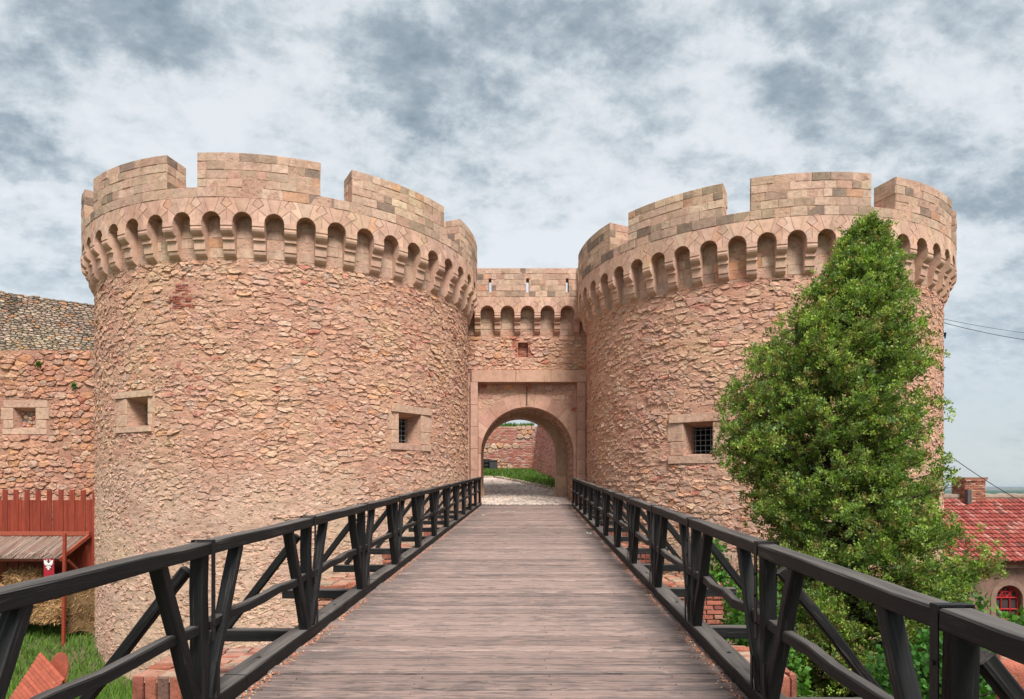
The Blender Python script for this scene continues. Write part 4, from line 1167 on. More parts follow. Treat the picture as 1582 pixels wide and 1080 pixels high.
for i, (px, py, sz, cl, lb) in enumerate([(786, 791, .16, (.42, .44, .30), 'pale curled leafy scrap lying on the deck near the gate'), (747, 797, .09, (.5, .45, .38), 'small pale scrap of leaf at the left side of the deck near the gate'),
                                     (913, 825, .07, (.75, .73, .70), 'small white crumpled paper scrap near the right curb')]):
    k = (752 - py) / 1000; y = 1.6 / (SLP - k); b = MB(); x = (px - 791) / 1000 * y; z = -1.6 + SLP * y
    for j in range(9):
        t = rnd.random() * 6.28; r = rnd.random() * sz; s = sz * .28
        c = Vector((x + math.cos(t) * r * 1.3, y + math.sin(t) * r, z + .006)); u = rnd.random() * 6
        b.add([tuple(c + Vector((math.cos(u + k_) * s, math.sin(u + k_) * s * .6, rnd.uniform(0, .03)))) for k_ in (0, 1.5, 3.1, 4.6)], [(0, 1, 2, 3)], jit(cl, .2))
    tag(b.build('leaf_scrap', M['attr'], None), lb, 'litter')

# brick piers under the bridge
PIER = [(6.15, -3.82, 2.5), (10.8, -3.62, 3.15), (15.4, -3.6, 3.0), (20.0, -3.4, 3.0)]
plab = ['nearest brick pier, its top showing below the deck at the bottom of the picture', 'second brick pier from the camera, under the left and right outriggers', 'third brick pier from the camera under the bridge', 'farthest brick pier, close to the gate']
for (py_, a0, a1), lb in zip(PIER, plab):
    root = thing('brick_pier', lb, 'pier', Bp((a0 + a1) / 2, py_ + .5, -4), 'brick piers carrying the bridge')
    zt = -1.6 + SLP * py_ - .42; th = 1.15
    X0, X1 = .034 * py_ + a0, .034 * py_ + a1; b = MB(); b.box(X0 + .03, X1 - .03, py_ + .03, py_ + th - .03, -6, zt - .03); b.build('pier_core', M['mortar_brick'], root)
    st = Stones('brick', M['brick'], root)
    faces = [Flat((X0, py_, 0), (1, 0, 0), (0, -1, 0)), Flat((X1, py_, 0), (0, 1, 0), (1, 0, 0)), Flat((X0, py_ + th, 0), (0, -1, 0), (-1, 0, 0))]
    lens = [X1 - X0, th, th]
    for S, L in zip(faces, lens):
        # rowlock course on top, stretchers below
        s = 0
        while s < L - .03:
            V, F = dressed(rect(s + .006, min(s + .115, L) - .006, zt - .235, zt - .005 + rnd.uniform(-.012, .006), 0), .012 + rnd.uniform(-.012, .012), .012, -.1, .006)
            st.add(S, V, F, tuple(v * .8 for v in pick(PAL_B + [(9, (.42, .28, .22))])), .05); s += .118
        bricks(S, st, 0, L, zt - 1.75, zt - .25, .25, .065, .014, .010, miss=.03)
    Ft = Flat((X0, py_, zt), (1, 0, 0), (0, 0, 1), (0, 1, 0))
    h = .12
    for k in range(9):
        s = 0
        while s < X1 - X0:
            V, F = dressed(rect(s, min(s + .24, X1 - X0), .005 + k * .125, .12 + k * .125, .004), rnd.uniform(-.02, .02) + .02, .015, -.06, .008)
            st.add(Ft, V, F, pick([(40, (.38, .20, .145)), (25, (.34, .25, .19)), (25, (.32, .12, .08))]), .05); s += .25
    st.flush()
print('bridge', time.time() - T0)

# ------------------------------------------------------------------ red palisade, reed shelter, hay
def palisade():
    root = thing('board_palisade', 'red stained board palisade with notched top against the curtain wall', 'palisade', (-16, 21.6, -4.6))
    x = -13.85 + .02; i = 0; k = .0216
    while x > -19.5:
        tall = i % 3 == 0; wd = .165 if tall else .105
        zt = (752 - 757) * k if tall else (752 - 772.5) * k
        m_ = MB(); L = zt + 4.9; a = wd / 2 - .003
        m_.box(-a, a, -.014, .014, -L / 2, L / 2)
        o = m_.build('board', M['red_wood'], root); o.location = (x - wd / 2, 21.6 + rnd.uniform(-.012, .004) - (.012 if tall else 0), zt - L / 2 + rnd.uniform(-.012, .012)); o.rotation_euler = (0, rnd.uniform(-.004, .004), 0)
        x -= wd; i += 1
    beam('rail', (-19.5, 21.66, -1.9), (-13.8, 21.66, -1.9), .09, .12, root, 'red_wood_x', seg=2)
palisade()
REED = [(.27, .19, .155), (.34, .25, .20), (.21, .155, .13), (.40, .32, .26), (.30, .15, .11)]
def shelter():
    root = thing('reed_shelter', 'lean-to shelter with a reed roof and red timber frame below the palisade', 'shelter', (-16, 20.8, -4.6))
    zr, ze, yr, ye = -1.62, -2.2, 21.45, 20.15
    beam('ridge_beam', (-19.8, 21.4, zr + .07), (-13.95, 21.4, zr + .07), .11, .13, root, 'red_wood_x', seg=3)
    b = MB()
    b.add([(-19.8, yr, zr - .02), (-14.1, yr, zr - .02), (-14.1, ye, ze - .02), (-19.8, ye, ze - .02), (-19.8, yr, zr - .05), (-14.1, yr, zr - .05), (-14.1, ye, ze - .05), (-19.8, ye, ze - .05)], [(0, 3, 2, 1), (4, 5, 6, 7), (3, 7, 6, 2)], (.2, .13, .1))
    b.build('roof_mat', M['attr'], root)
    b = MB()
    for i in range(900):
        x = rnd.uniform(-19.8, -14.08); t0 = rnd.uniform(0, .25); t1 = t0 + rnd.uniform(.5, .9) ; t1 = min(t1, 1.05); lz = rnd.uniform(0, .03); sk = rnd.uniform(-.02, .05)
        p = lambda t, dx=0: (x + dx + sk * t, yr + (ye - yr) * t, zr + (ze - zr) * t + lz)
        w_ = rnd.uniform(.006, .014)
        V = [p(t0, -w_), p(t0, w_), p(t1, w_), p(t1, -w_)]; m1 = p(t0); m2 = p(t1)
        V += [(m1[0], m1[1], m1[2] + .018), (m2[0], m2[1], m2[2] + .018)]
        b.add(V, [(0, 4, 5, 3), (4, 1, 2, 5), (3, 5, 2)], jit(rnd.choice(REED), .2))
    b.build('reed', M['attr'], root, kind='stuff')
    beam('rafter', (-14.0, yr - .02, zr), (-14.0, ye - .1, ze - .05), .06, .12, root, 'red_wood_x', seg=2)
    beam('eaves_beam', (-19.8, ye + .12, ze - .09), (-14.0, ye + .12, ze - .09), .08, .09, root, 'red_wood_x', seg=2)
    beam('brace', (-14.0, 21.4, -3.1), (-14.0, 20.4, -2.32), .07, .08, root, 'red_wood_x', seg=2)
    po = tag(beam('red_pole', (-13.86, 20.06, -1.45), (-13.9, 20.06, -5.1), .085, .085, root, 'red_wood'), None)
    po.name = 'pole'
    for x in (-16.6, -19.2): beam('pole', (x, 20.2, ze - .1), (x, 20.2, -5.0), .085, .085, root, 'red_wood')
shelter()
def banner():
    root = thing('heraldic_banner', 'small crimson banner with a white double-headed eagle hanging from the reed shelter', 'banner', (-14.35, 20.1, -2.5))
    b = MB(); x0, x1, z1, z0 = -14.52, -14.18, -2.24, -2.86; n = 6
    for i in range(n + 1):
        pass
    V = []; F = []
    for j in range(5):
        for i in range(n + 1):
            V.append((x0 + (x1 - x0) * i / n, 20.06 + .012 * math.sin(i * 1.7 + j * .5), z1 + (z0 - z1) * j / 4 + (-.09 * (1 - abs(i / n - .5) * 2) if j == 4 else 0)))
    for j in range(4):
        for i in range(n): F.append((j * (n + 1) + i, j * (n + 1) + i + 1, (j + 1) * (n + 1) + i + 1, (j + 1) * (n + 1) + i))
    b.add(V, F, (.33, .015, .03)); b.build('cloth', M['attr'], root)
    cx, cz, s = -14.35, -2.42, .15
    half = [(0, .55), (.12, .62), (.30, .98), (.16, 1.02), (.30, 1.12), (.46, .98), (.36, .62), (.62, .92), (.98, 1.0), (.86, .60), (.96, .30), (.74, .30), (.80, -.02), (.58, .06), (.58, -.26), (.38, -.10), (.34, -.36), (.62, -.62), (.34, -.62), (.18, -.50), (.30, -1.02), (.10, -.86), (0, -1.16)]
    # built of small convex strips so the outline stays crisp
    e = MB()
    for sg in (-1, 1):
        P = [(x * sg, z) for x, z in half]
        for i in range(len(P) - 1):
            a, c = P[i], P[i + 1]
            q = [(0, a[1] * .55 + .0), a, c, (0, c[1] * .55)]
            e.add([(cx + x * s, 20.038, cz + z * s) for x, z in q], [(0, 1, 2, 3)], (.8, .78, .75))
    e.build('eagle_emblem', M['attr'], root)
banner()
HAY = [(.50, .29, .11), (.42, .24, .10), (.55, .36, .17), (.33, .18, .08), (.30, .17, .09)]
def bale(loc, size, rot, label, tone=1.0):
    root = thing('hay_bale', label, 'hay bale', loc, 'hay bales under and beside the reed shelter')
    L, W_, H = size; R = Matrix.Rotation(rot, 3, 'Z'); b = MB(); n = 7
    def pt(u, v, f):
        s = [u, v]; 
        return None
    import itertools
    V = []; F = []; idx = {}
    def vid(p):
        k = tuple(round(c, 3) for c in p)
        if k not in idx:
            q = Vector(p); d = mn.noise(q * 3 + Vector(loc)) * .10 + mn.noise(q * 13) * .06
            q = Vector((q.x * L, q.y * W_, q.z * H)); rr = (abs(p[0]) ** 8 + abs(p[1]) ** 8 + abs(p[2]) ** 8) ; q *= (1 - .02 * max(0, rr * 256 - 1)) ; q += q.normalized() * d
            idx[k] = len(V); V.append(tuple(R @ q + Vector(loc) + Vector((0, 0, H / 2))))
        return idx[k]
    for ax in range(3):
        for sg in (-.5, .5):
            for i in range(n):
                for j in range(n):
                    c = []
                    for (a, bb) in ((i, j), (i + 1, j), (i + 1, j + 1), (i, j + 1)):
                        p = [0, 0, 0]; p[ax] = sg; p[(ax + 1) % 3] = a / n - .5; p[(ax + 2) % 3] = bb / n - .5; c.append(vid(p))
                    F.append(tuple(c if sg > 0 else c[::-1]))
    b.add(V, F, tuple(v * tone * .55 for v in HAY[1])); b.build('body', M['attr'], root)
    s_ = MB()
    for i in range(2600):
        f = rnd.randrange(len(F)); q = [Vector(V[k]) for k in F[f]]; c = (q[0] + q[1] + q[2] + q[3]) / 4; nrm = (q[2] - q[0]).cross(q[3] - q[1]).normalized()
        c += (q[0] - c) * rnd.uniform(-1, 1) + (q[1] - c) * rnd.uniform(-1, 1)
        d = (Vector((rnd.uniform(-1, 1), rnd.uniform(-1, 1), rnd.uniform(-1, .6))) + nrm * .35).normalized() * rnd.uniform(.06, .2); wv_ = d.cross(nrm).normalized() * .012
        c = c + nrm * .008
        s_.add([tuple(c - wv_), tuple(c + wv_), tuple(c + d + wv_ * .5)], [(0, 1, 2)], tuple(v * tone for v in jit(rnd.choice(HAY), .45)))
    s_.build('loose_straw', M['attr'], root, kind='stuff')
def g0(x, y): return gh(x, y)
bale((-15.6, 20.9, -3.15), (1.0, .5, .5), .05, 'topmost golden hay bale, just under the reed roof')
bale((-16.7, 20.85, -3.6), (1.0, .5, .42), -.1, 'hay bale at the left picture edge just under the reed roof')
bale((-14.9, 20.6, -3.75), (.95, .5, .5), .1, 'hay bale showing left of the red pole, directly below the handrail', 1.0)
bale((-15.9, 20.7, -3.68), (1.0, .5, .52), -.05, 'hay bale under the topmost bale, second layer')
bale((-14.6, 20.45, -4.22), (1.0, .55, .5), -.08, 'bottom hay bale behind the foot of the red pole')
bale((-15.65, 20.4, -4.24), (1.0, .55, .55), .1, 'bottom hay bale left of the red pole, next to the grass')
bale((-13.5, 20.9, -4.6), (1.2, .8, 1.5), .1, 'loose brown heap of hay between the red pole and the tower', .62)
bale((-16.3, 19.6, -4.95), (1.0, .55, .6), .2, 'nearest hay bale on the grass at the left picture edge')
bale((-15.75, 19.2, -4.95), (.8, .5, .35), .5, 'low broken hay bale lying in front at the left picture edge')

def red_stand():
    root = thing('slatted_cart', 'red slatted wooden cart with a rounded end board on the grass, bottom left', 'cart', (-11.9, 15.6, -5.6))
    def pq(px, py, d_): return Vector(((px - 791) / 1000 * d_, d_, (752 - py) / 1000 * d_))
    o = pq(61, 1010, 15.9); v = (pq(24, 1066, 15.35) - o) / 10; u = (pq(106, 1060, 15.2) - o); u.normalize()
    nn0 = u.cross(v).normalized(); nn0 = nn0 if nn0.z > 0 else -nn0
    for i in range(13):
        p = o + v * i
        beam('slat', p, p + u * 1.25, v.length * .86, .028, root, 'red_wood_x', up=nn0, seg=2, ch=.003, warp=.002)
    v = v * 8
    b = MB(); c = pq(91, 1036, 15.75); a_ = Vector((.92, -.38, 0)).normalized(); z_ = Vector((-.1, .45, .88)).normalized(); nn = a_.cross(z_)
    pts = [c + a_ * (math.cos(t) * .34) + z_ * (math.sin(t) * .44) for t in [math.pi * k / 18 for k in range(19)]] + [c - a_ * .34 - z_ * .3, c + a_ * .34 - z_ * .3]
    V = [tuple(p) for p in pts] + [tuple(p + nn * .04) for p in pts]; n = len(pts)
    b.add(V, [tuple(range(n)), tuple(range(n, 2 * n))[::-1]] + [(i, (i + 1) % n, n + (i + 1) % n, n + i) for i in range(n)]); b.build('round_end_board', M['red_wood_x'], root)
    q = pq(92, 1070, 15.1); w_ = Vector((.9, -.3, -.1)).normalized()
    beam('end_rail', q, q + w_ * .34, .05, .14, root, 'red_wood_x', seg=2)
    for dx in (0, .34):
        beam('side_rail', q + w_ * dx, q + w_ * dx + Vector((.15, -.75, -.25)), .05, .14, root, 'red_wood_x', seg=2)
    for k, (i, j) in enumerate(((.1, .1), (.1, 1.1), (1.05, .1), (1.05, 1.1))):
        p = o + u * i * .9 + v * j - Vector((0, 0, .06)); beam('leg', p, Vector((p.x, p.y, gh(p.x, p.y) - .05)), .07, .07, root, 'red_wood', seg=2)
red_stand()

# ------------------------------------------------------------------ plaster pillar at the near right corner
def pillar():
    m, N = new_mat('flaking_orange_plaster'); g = N.n('ShaderNodeNewGeometry').outputs['Position']
    a = N.n('ShaderNodeTexNoise', {'Vector': g, 'Scale': 9, 'Detail': 7, 'Roughness': .6}).outputs[0]; b = N.n('ShaderNodeTexNoise', {'Vector': g, 'Scale': 45, 'Detail': 6, 'Roughness': .7}).outputs[0]
    c = N.mix(N.smooth(a, .52, .60), (.48, .155, .10), (.50, .36, .26)); c = N.mix(N.smooth(b, .55, .7), c, N.mix(1, c, (.7, .6, .55), 'MULTIPLY'))
    finish(N, c, .9, N.math('ADD', a, b), .8, .02)
    V = []; F = []; n = 8; idx = {}
    x0, x1, y0, y1, z0, z1 = 2.17, 2.85, 2.86, 3.5, -2.2, -.80
    c_ = Vector(((x0 + x1) / 2, (y0 + y1) / 2, (z0 + z1) / 2)); hs = Vector(((x1 - x0) / 2, (y1 - y0) / 2, (z1 - z0) / 2))
    def vid(p):
        k = tuple(round(v, 4) for v in p)
        if k not in idx:
            q = Vector((p[0] * hs.x, p[1] * hs.y, p[2] * hs.z)); r = .035
            inn = Vector([max(-hs[i] + r, min(hs[i] - r, q[i])) for i in range(3)]); d = q - inn
            if d.length > 1e-5: q = inn + d.normalized() * r
            q += Vector((mn.noise(q * 6), mn.noise(q * 6 + Vector((5, 0, 0))), mn.noise(q * 6 + Vector((0, 9, 0))))) * .012
            idx[k] = len(V); V.append(tuple(q + c_))
        return idx[k]
    g_ = [-1, -.95, -.9] + [-.9 + 1.8 * i / 10 for i in range(1, 10)] + [.9, .95, 1]
    for ax in range(3):
        for sg in (-1, 1):
            for i in range(len(g_) - 1):
                for j in range(len(g_) - 1):
                    q = []
                    for (a1, b1) in ((i, j), (i + 1, j), (i + 1, j + 1), (i, j + 1)):
                        p = [0, 0, 0]; p[ax] = sg; p[(ax + 1) % 3] = g_[a1]; p[(ax + 2) % 3] = g_[b1]; q.append(vid(p))
                    F.append(tuple(q if sg > 0 else q[::-1]))
    ca, sa = .8, -.6
    V = [(2.21 + (x - x0) * ca - (y - y0) * sa, 2.95 + (x - x0) * sa + (y - y0) * ca, z) for x, y, z in V]
    o = mesh_obj('plastered_pillar', make_mesh('plastered_pillar', V, F, None, m, True))
    tag(o, 'orange plastered masonry pillar beside the bridge at the bottom right corner', 'pillar')
pillar()

# ------------------------------------------------------------------ foliage
def leaf_cloud(centers, outs, n, ln, wd, cols, seed=1, spread=.06, up=.25, tuftvar=.35, curl=.0):
    """n diamond leaves round each centre, leaning along its outward direction; returns (verts, colours)"""
    rg = np.random.RandomState(seed); C = np.repeat(np.array(centers), n, 0); O = np.repeat(np.array(outs), n, 0); m = len(C)
    O = O / np.maximum(np.linalg.norm(O, axis=1, keepdims=True), 1e-6)
    D = O * .75 + rg.normal(size=(m, 3)) * .62 + np.array([0, 0, up]); D /= np.linalg.norm(D, axis=1, keepdims=True)
    S = np.cross(D, rg.normal(size=(m, 3))); S /= np.maximum(np.linalg.norm(S, axis=1, keepdims=True), 1e-6)
    L = (ln[0] + rg.rand(m) * (ln[1] - ln[0]))[:, None]; W_ = L * wd * (.7 + .6 * rg.rand(m))[:, None]
    B = C + rg.normal(size=(m, 3)) * spread
    V = np.stack([B, B + D * L * .5 + S * W_, B + D * L, B + D * L * .45 - S * W_], 1)
    cols = np.array(cols); ci = rg.randint(0, len(cols), len(centers)); base = cols[ci] * (1 - tuftvar / 2 + tuftvar * rg.rand(len(centers)))[:, None]
    K = np.repeat(base, n, 0) * (.75 + .5 * rg.rand(m))[:, None]
    return V.reshape(-1, 3), np.repeat(K[:, None, :], 4, 1).reshape(-1, 3)
def conifer():
    root = thing('conifer_tree', 'tall bright green conifer standing in front of the right tower', 'tree', (6.7, 13, -6.6))
    tx, ty = 6.75, 13.0
    prof = [(-7, 1.4), (-5.2, 2.3), (-4, 2.55), (-2.6, 2.60), (-1.4, 2.35), (-.5, 2.22), (.6, 2.3), (1.6, 2.32), (2.3, 2.15), (2.9, 1.80), (3.5, 1.28), (4.2, .92), (4.75, .55), (5.05, .30), (5.30, .08)]
    def R(z):
        for (a, ra), (b, rb) in zip(prof, prof[1:]):
            if a <= z <= b: return ra + (rb - ra) * (z - a) / (b - a)
        return .1
    cxs = [(-7, 6.9), (-3.2, 6.9), (-1.3, 6.95), (-.6, 6.75), (.7, 6.42), (2, 6.30), (2.8, 6.55), (3.5, 6.78), (4.2, 6.9), (4.8, 7.05), (6, 7.1)]
    def cxf(z):
        for (a, ra), (b, rb) in zip(cxs, cxs[1:]):
            if a <= z <= b: return ra + (rb - ra) * (z - a) / (b - a)
        return 7.0
    ax = lambda z: (cxf(z), ty + .1 * math.sin(z * .8))
    tr = MB(); tr.tube([(*ax(z), z) for z in np.linspace(-6.8, 5.0, 14)], [.22 * (1 - i / 14.5) + .012 for i in range(14)], 8); tr.build('trunk', M['bark'], root, True)
    cen = []; out = []; lb = MB()
    r2 = random.Random(11)
    for i in range(980):
        z = -6.0 + 11.15 * (i / 980) ** .95; cx, cy = ax(z)
        a = r2.random() * 2 * math.pi; Rz = R(z)
        lobes = 1 + .20 * mn.noise((math.cos(a) * 1.6, math.sin(a) * 1.6, z * .8)) + .22 * mn.noise((math.cos(a) * 4, math.sin(a) * 4, z * 2.2))
        L = .87 * Rz * lobes * r2.uniform(.74, 1.05) * (1.06 if r2.random() < .06 else 1); L = min(L, Rz * .98)
        rise = L * r2.uniform(.18, .5) if z > -3 else L * r2.uniform(-.05, .25)
        p0 = Vector((cx, cy, z - rise * .75)); d = Vector((math.cos(a), math.sin(a), 0)); p1 = Vector((cx, cy, z)) + d * L
        pm = (p0 + p1) / 2 + Vector((0, 0, -.06 * L))
        P = lambda t: p0 * (1 - t) ** 2 + pm * 2 * t * (1 - t) + p1 * t * t
        if L > .25: lb.tube([tuple(P(t)) for t in (.02, .35, .7, .97)], [.022 + .008 * L, .016, .010, .004], 4, cap=False)
        ncl = 2 + int(L * 1.5)
        for k in range(ncl):
            t = .45 + .55 * ((k + r2.random() * .6) / max(ncl - .4, 1)); q = P(min(t, 1.02)); side = Vector((-d.y, d.x, 0)) * r2.gauss(0, .16 * L * (1.15 - t))
            q = q + side + Vector((0, 0, r2.uniform(-.02, .10))); cr_ = r2.uniform(.07, .125)
            for m__ in range(r2.randint(6, 9)):
                c = q + Vector((r2.gauss(0, cr_), r2.gauss(0, cr_), r2.gauss(0, cr_ * .8)))
                cen.append(tuple(c)); out.append(tuple(d * .5 + Vector((0, 0, .45)) + (c - q) * 5))
    for k in range(70):
        z = r2.uniform(4.3, 5.28); cx, cy = ax(z); cen.append((cx + r2.gauss(0, .3 * R(z)), cy + r2.gauss(0, .3 * R(z)), z)); out.append((r2.gauss(0, .3), r2.gauss(0, .3), 1))
    lb.build('limbs', M['bark'], root)
    G = [(.22, .335, .055), (.18, .28, .05), (.29, .38, .075), (.09, .155, .03), (.35, .43, .11), (.18, .27, .09), (.27, .215, .07)]
    V, C = leaf_cloud(cen, out, 23, (.030, .070), .28, G, 5, .034, .35, .6)
    fast_mesh('crown', V, 4, C, M['leaf'], root)
    print('tufts', len(cen))
conifer()
def shrub(name, label, cat, blobs, n, leaf, wd, cols, seed, per=7, stems=None, group=None):
    b0 = blobs[0]; root = thing(name, label, cat, (b0[0], b0[1], b0[2] - b0[5]), group); rg = random.Random(seed)
    cen = []; out = []
    tot = sum(b[3] * b[4] for b in blobs)
    for (x, y, z, rx, ry, rz) in blobs:
        for i in range(int(n * rx * ry / tot)):
            d = Vector((rg.gauss(0, 1), rg.gauss(0, 1), rg.gauss(0, 1))).normalized(); k = rg.uniform(.62, 1.06) * (1 + .22 * mn.noise(d * 2.5 + Vector((x, y, z))))
            cen.append((x + d.x * rx * k, y + d.y * ry * k, z + d.z * rz * k)); out.append(tuple(d))
    V, C = leaf_cloud(cen, out, per, leaf, wd, cols, seed, .05, .1, .5); fast_mesh('foliage', V, 4, C, M['leaf'], root)
    st = MB()
    for (x, y, z, rx, ry, rz) in blobs:
        for k in range(5): st.tube([(x + rg.uniform(-.1, .1), y, z - rz * 1.4), (x + rg.gauss(0, rx * .3), y + rg.gauss(0, ry * .3), z), (x + rg.gauss(0, rx * .6), y + rg.gauss(0, ry * .6), z + rz * .7)], [.03, .018, .006], 5, cap=False)
    st.build('stem', M['bark'], root)
BG = [(.10, .24, .03), (.08, .19, .03), (.13, .28, .04), (.06, .14, .03)]
shrub('broadleaf_shrub', 'leafy bright green shrub behind the right handrail, in front of the red roofed house', 'shrub', [(7.6, 10.2, -3.1, 1.0, 1.0, 1.15), (8.9, 10.8, -3.5, 1.2, 1.0, 1.2), (7.2, 9.6, -3.8, .9, .8, 1.0)], 4200, (.05, .11), .38, BG, 21, 6)
shrub('ivy_bush', 'dense dark green leafy bush at the bottom right, under the conifer', 'shrub', [(4.9, 7.4, -2.55, .75, .7, .75), (5.8, 7.6, -2.75, .8, .8, 1.0), (6.2, 7.2, -3.4, 1.2, .9, 1.2), (5.0, 7.6, -3.5, .9, .9, 1.1)], 4200, (.05, .10), .42, [(.05, .15, .025), (.07, .19, .03), (.04, .11, .02)], 22, 6)
shrub('small_shrub', 'small green shrub between the bridge and the right tower, left of the conifer', 'shrub', [(3.45, 11.3, -1.35, .28, .3, .55), (3.6, 11.2, -2.1, .4, .4, .6)], 420, (.05, .11), .36, BG, 23, 6)
shrub('small_shrub', 'low green sapling showing between the near right posts of the railing', 'shrub', [(3.15, 8.3, -1.75, .3, .3, .55), (3.3, 8.4, -2.5, .45, .4, .6)], 420, (.05, .11), .36, BG, 24, 6)
pts = []
for i in range(26000):
    x = rnd.uniform(-18, -5.5); y = rnd.uniform(14.5, 21.4)
    if math.hypot(x - LCX, y - LCY) < 6.4: continue
    pts.append((x, y, gh(x, y) - .01))
tag(blades('lawn_grass', None, pts, (.10, .30), .016, [(.10, .22, .025), (.14, .28, .035), (.07, .16, .02), (.18, .29, .06)]), 'bright green grass at the foot of the left tower', 'grass', kind='stuff')
pts = []
for i in range(9000):
    x = rnd.uniform(2.5, 12); y = rnd.uniform(9, 20)
    if math.hypot(x - RCX, y - RCY) < 6.2: continue
    pts.append((x, y, gh(x, y) - .01))
tag(blades('undergrowth', None, pts, (.15, .5), .03, GRC), 'green undergrowth on the ground below the right side of the bridge', 'undergrowth', kind='stuff')
for (px, py, d, lb, sz) in ((116, 596, 22.9, 'small dark green plant rooted in the curtain wall near the tower', .10), (60, 563, 22.9, 'small dry plant rooted high in the curtain wall', .07)):
    x = (px - 791) / 1000 * d; z = (752 - py) / 1000 * d; g = random.Random(px)
    V, C = leaf_cloud([(x + g.gauss(0, sz * .5), d, z + g.gauss(0, sz * .5)) for _ in range(14)], [(0, -1, .4)] * 14, 8, (.04, .09), .35, BG, px, .02)
    tag(fast_mesh('wall_plant', V, 4, C, M['leaf']), lb, 'plant')

# ------------------------------------------------------------------ red roofed house on the right
def house():
    X0, X1, yf, ze, yr, zr = 15.4, 28.0, 25.2, -2.85, 29.2, -.50
    root = thing('house', 'old house with a red barrel tiled roof and arched red window, right of the tower', 'house', (21, 27, -8.2))
    wm = stone_mat('weathered_render', .5, 4, 22, .7, .45); b = MB(); wc = (.20, .125, .10)
    Fw = Flat((0, yf, 0), (1, 0, 0), (0, -1, 0))
    arches = [(19.35, .50, -4.35), (17.3, .50, -4.35), (22.6, .50, -4.35)]
    # front wall in bays between arches
    edges = [X0, 18.3, 20.4, 24.0]; 
    bays = [(X0, 18.3, arches[1]), (18.3, 20.9, arches[0]), (20.9, 24.4, arches[2])]
    for (a, c, (cx, r, zs)) in bays: arch_panel(b, Fw, a, c, -8.6, ze - .12, cx, r, zs, .3, wc)
    for (a, c, (cx, r, zs)) in bays: b.add(mapv(Fw, [(cx - r, -8.6, 0), (cx + r, -8.6, 0), (cx + r, -5.6, 0), (cx - r, -5.6, 0)]), [(0, 1, 2, 3)], wc)
    b.box(24.4, X1, yf, yf + .3, -8.6, ze - .12, wc); b.box(X0, X0 + .3, yf + .001, yr + 4, -8.6, ze - .12, wc); b.box(X1 - .3, X1, yf + .3, yr + 4, -8.6, ze - .12, wc)
    b.add([(X0 + .1, yf + .2, ze), (X0 + .1, yr + 4, ze), (X0 + .1, yr, zr - .1)], [(0, 1, 2)], wc)
    b.build('wall', wm, root)
    for (a, c, (cx, r, zs)) in bays:
        wn = mesh_obj('window', None, root)
        m_ = MB()
        for i in range(14):
            a0, a1 = math.pi * i / 14, math.pi * (i + 1) / 14
            q = [(cx + math.cos(t) * rr, zs + math.sin(t) * rr, d) for (rr, d) in ((r + .02, .03), (r + .22, .03), (r + .22, -.02)) for t in (a0, a1)]
            m_.add(mapv(Fw, q), [(0, 2, 3, 1), (2, 4, 5, 3)], (.24, .155, .125))
        for sg in (-1, 1):
            xa, xb = sorted((cx + sg * (r + .02), cx + sg * (r + .22))); m_.add(mapv(Fw, [(xa, -5.6, .03), (xb, -5.6, .03), (xb, zs, .03), (xa, zs, .03), (xa, -5.6, -.02), (xb, -5.6, -.02), (xb, zs, -.02), (xa, zs, -.02)]), [(0, 1, 2, 3), (1, 5, 6, 2), (0, 3, 7, 4)], (.24, .155, .125))
        m_.build('arch_surround', wm, wn)
        g = MB(); pts = [(cx + math.cos(math.pi * i / 16) * r, zs + math.sin(math.pi * i / 16) * r, -.22) for i in range(17)] + [(cx - r, -5.6, -.22), (cx + r, -5.6, -.22)]
        g.add(mapv(Fw, pts), [tuple(range(19))], (.05, .035, .035)); g.build('pane', M['attr'], wn)
        f = MB(); red = (.36, .02, .025)
        pa = [Fw.P(cx + math.cos(math.pi * i / 16) * (r - .03), zs + math.sin(math.pi * i / 16) * (r - .03), -.18) for i in range(17)]
        f.tube(pa, .045, 5, red); 
        for xx in (-r + .03, -.17, .17, r - .03): f.tube([Fw.P(cx + xx, -5.6, -.18), Fw.P(cx + xx, zs + (math.sqrt(max(r * r - xx * xx, 0)) if abs(xx) < .3 else 0), -.18)], .032, 4, red)
        for zz in (-5.2, -4.8, zs): f.tube([Fw.P(cx - r, zz, -.18), Fw.P(cx + r, zz, -.18)], .032, 4, red)
        for t in (45, 90, 135): f.tube([Fw.P(cx, zs, -.18), Fw.P(cx + math.cos(R_(t)) * r, zs + math.sin(R_(t)) * r, -.18)], .024, 4, red)
        pr = [Fw.P(cx + math.cos(math.pi * i / 10) * .24, zs + math.sin(math.pi * i / 10) * .24, -.18) for i in range(11)]; f.tube(pr, .024, 4, red)
        f.build('frame', M['attr'], wn)
    c = MB(); c.box(X0 - .05, X1 + .1, yf - .32, yf + .05, ze - .13, ze - .02, (.36, .05, .045)); c.build('gutter_board', M['attr'], root)
    c = MB(); c.box(X0 - .02, X1 + .05, yf - .12, yf - .003, ze - .30, ze - .14, (.32, .21, .17)); c.build('cornice', wm, root)
    # roof slope
    ye = yf - .42; sl = Vector((0, yr - ye, zr - ze)); Ls = sl.length; up = sl.normalized(); nrm = Vector((0, -up.z, up.y))
    S = Flat((0, ye, ze), (1, 0, 0), nrm, up)
    rb = MB(); rb.add(mapv(S, [(X0 - .1, 0, 0), (X1, 0, 0), (X1, Ls, 0), (X0 - .1, Ls, 0), (X0 - .1, 0, -.12), (X1, 0, -.12), (X1, Ls, -.12), (X0 - .1, Ls, -.12)]), [(0, 1, 2, 3), (0, 4, 5, 1), (0, 3, 7, 4)], (.12, .05, .035))
    rb.add([(X0 - .1, yr, zr), (X1, yr, zr), (X1, yr + 4.4, ze), (X0 - .1, yr + 4.4, ze)], [(0, 1, 2, 3)], (.3, .1, .07))
    roof = rb.build('roof', M['attr'], root)
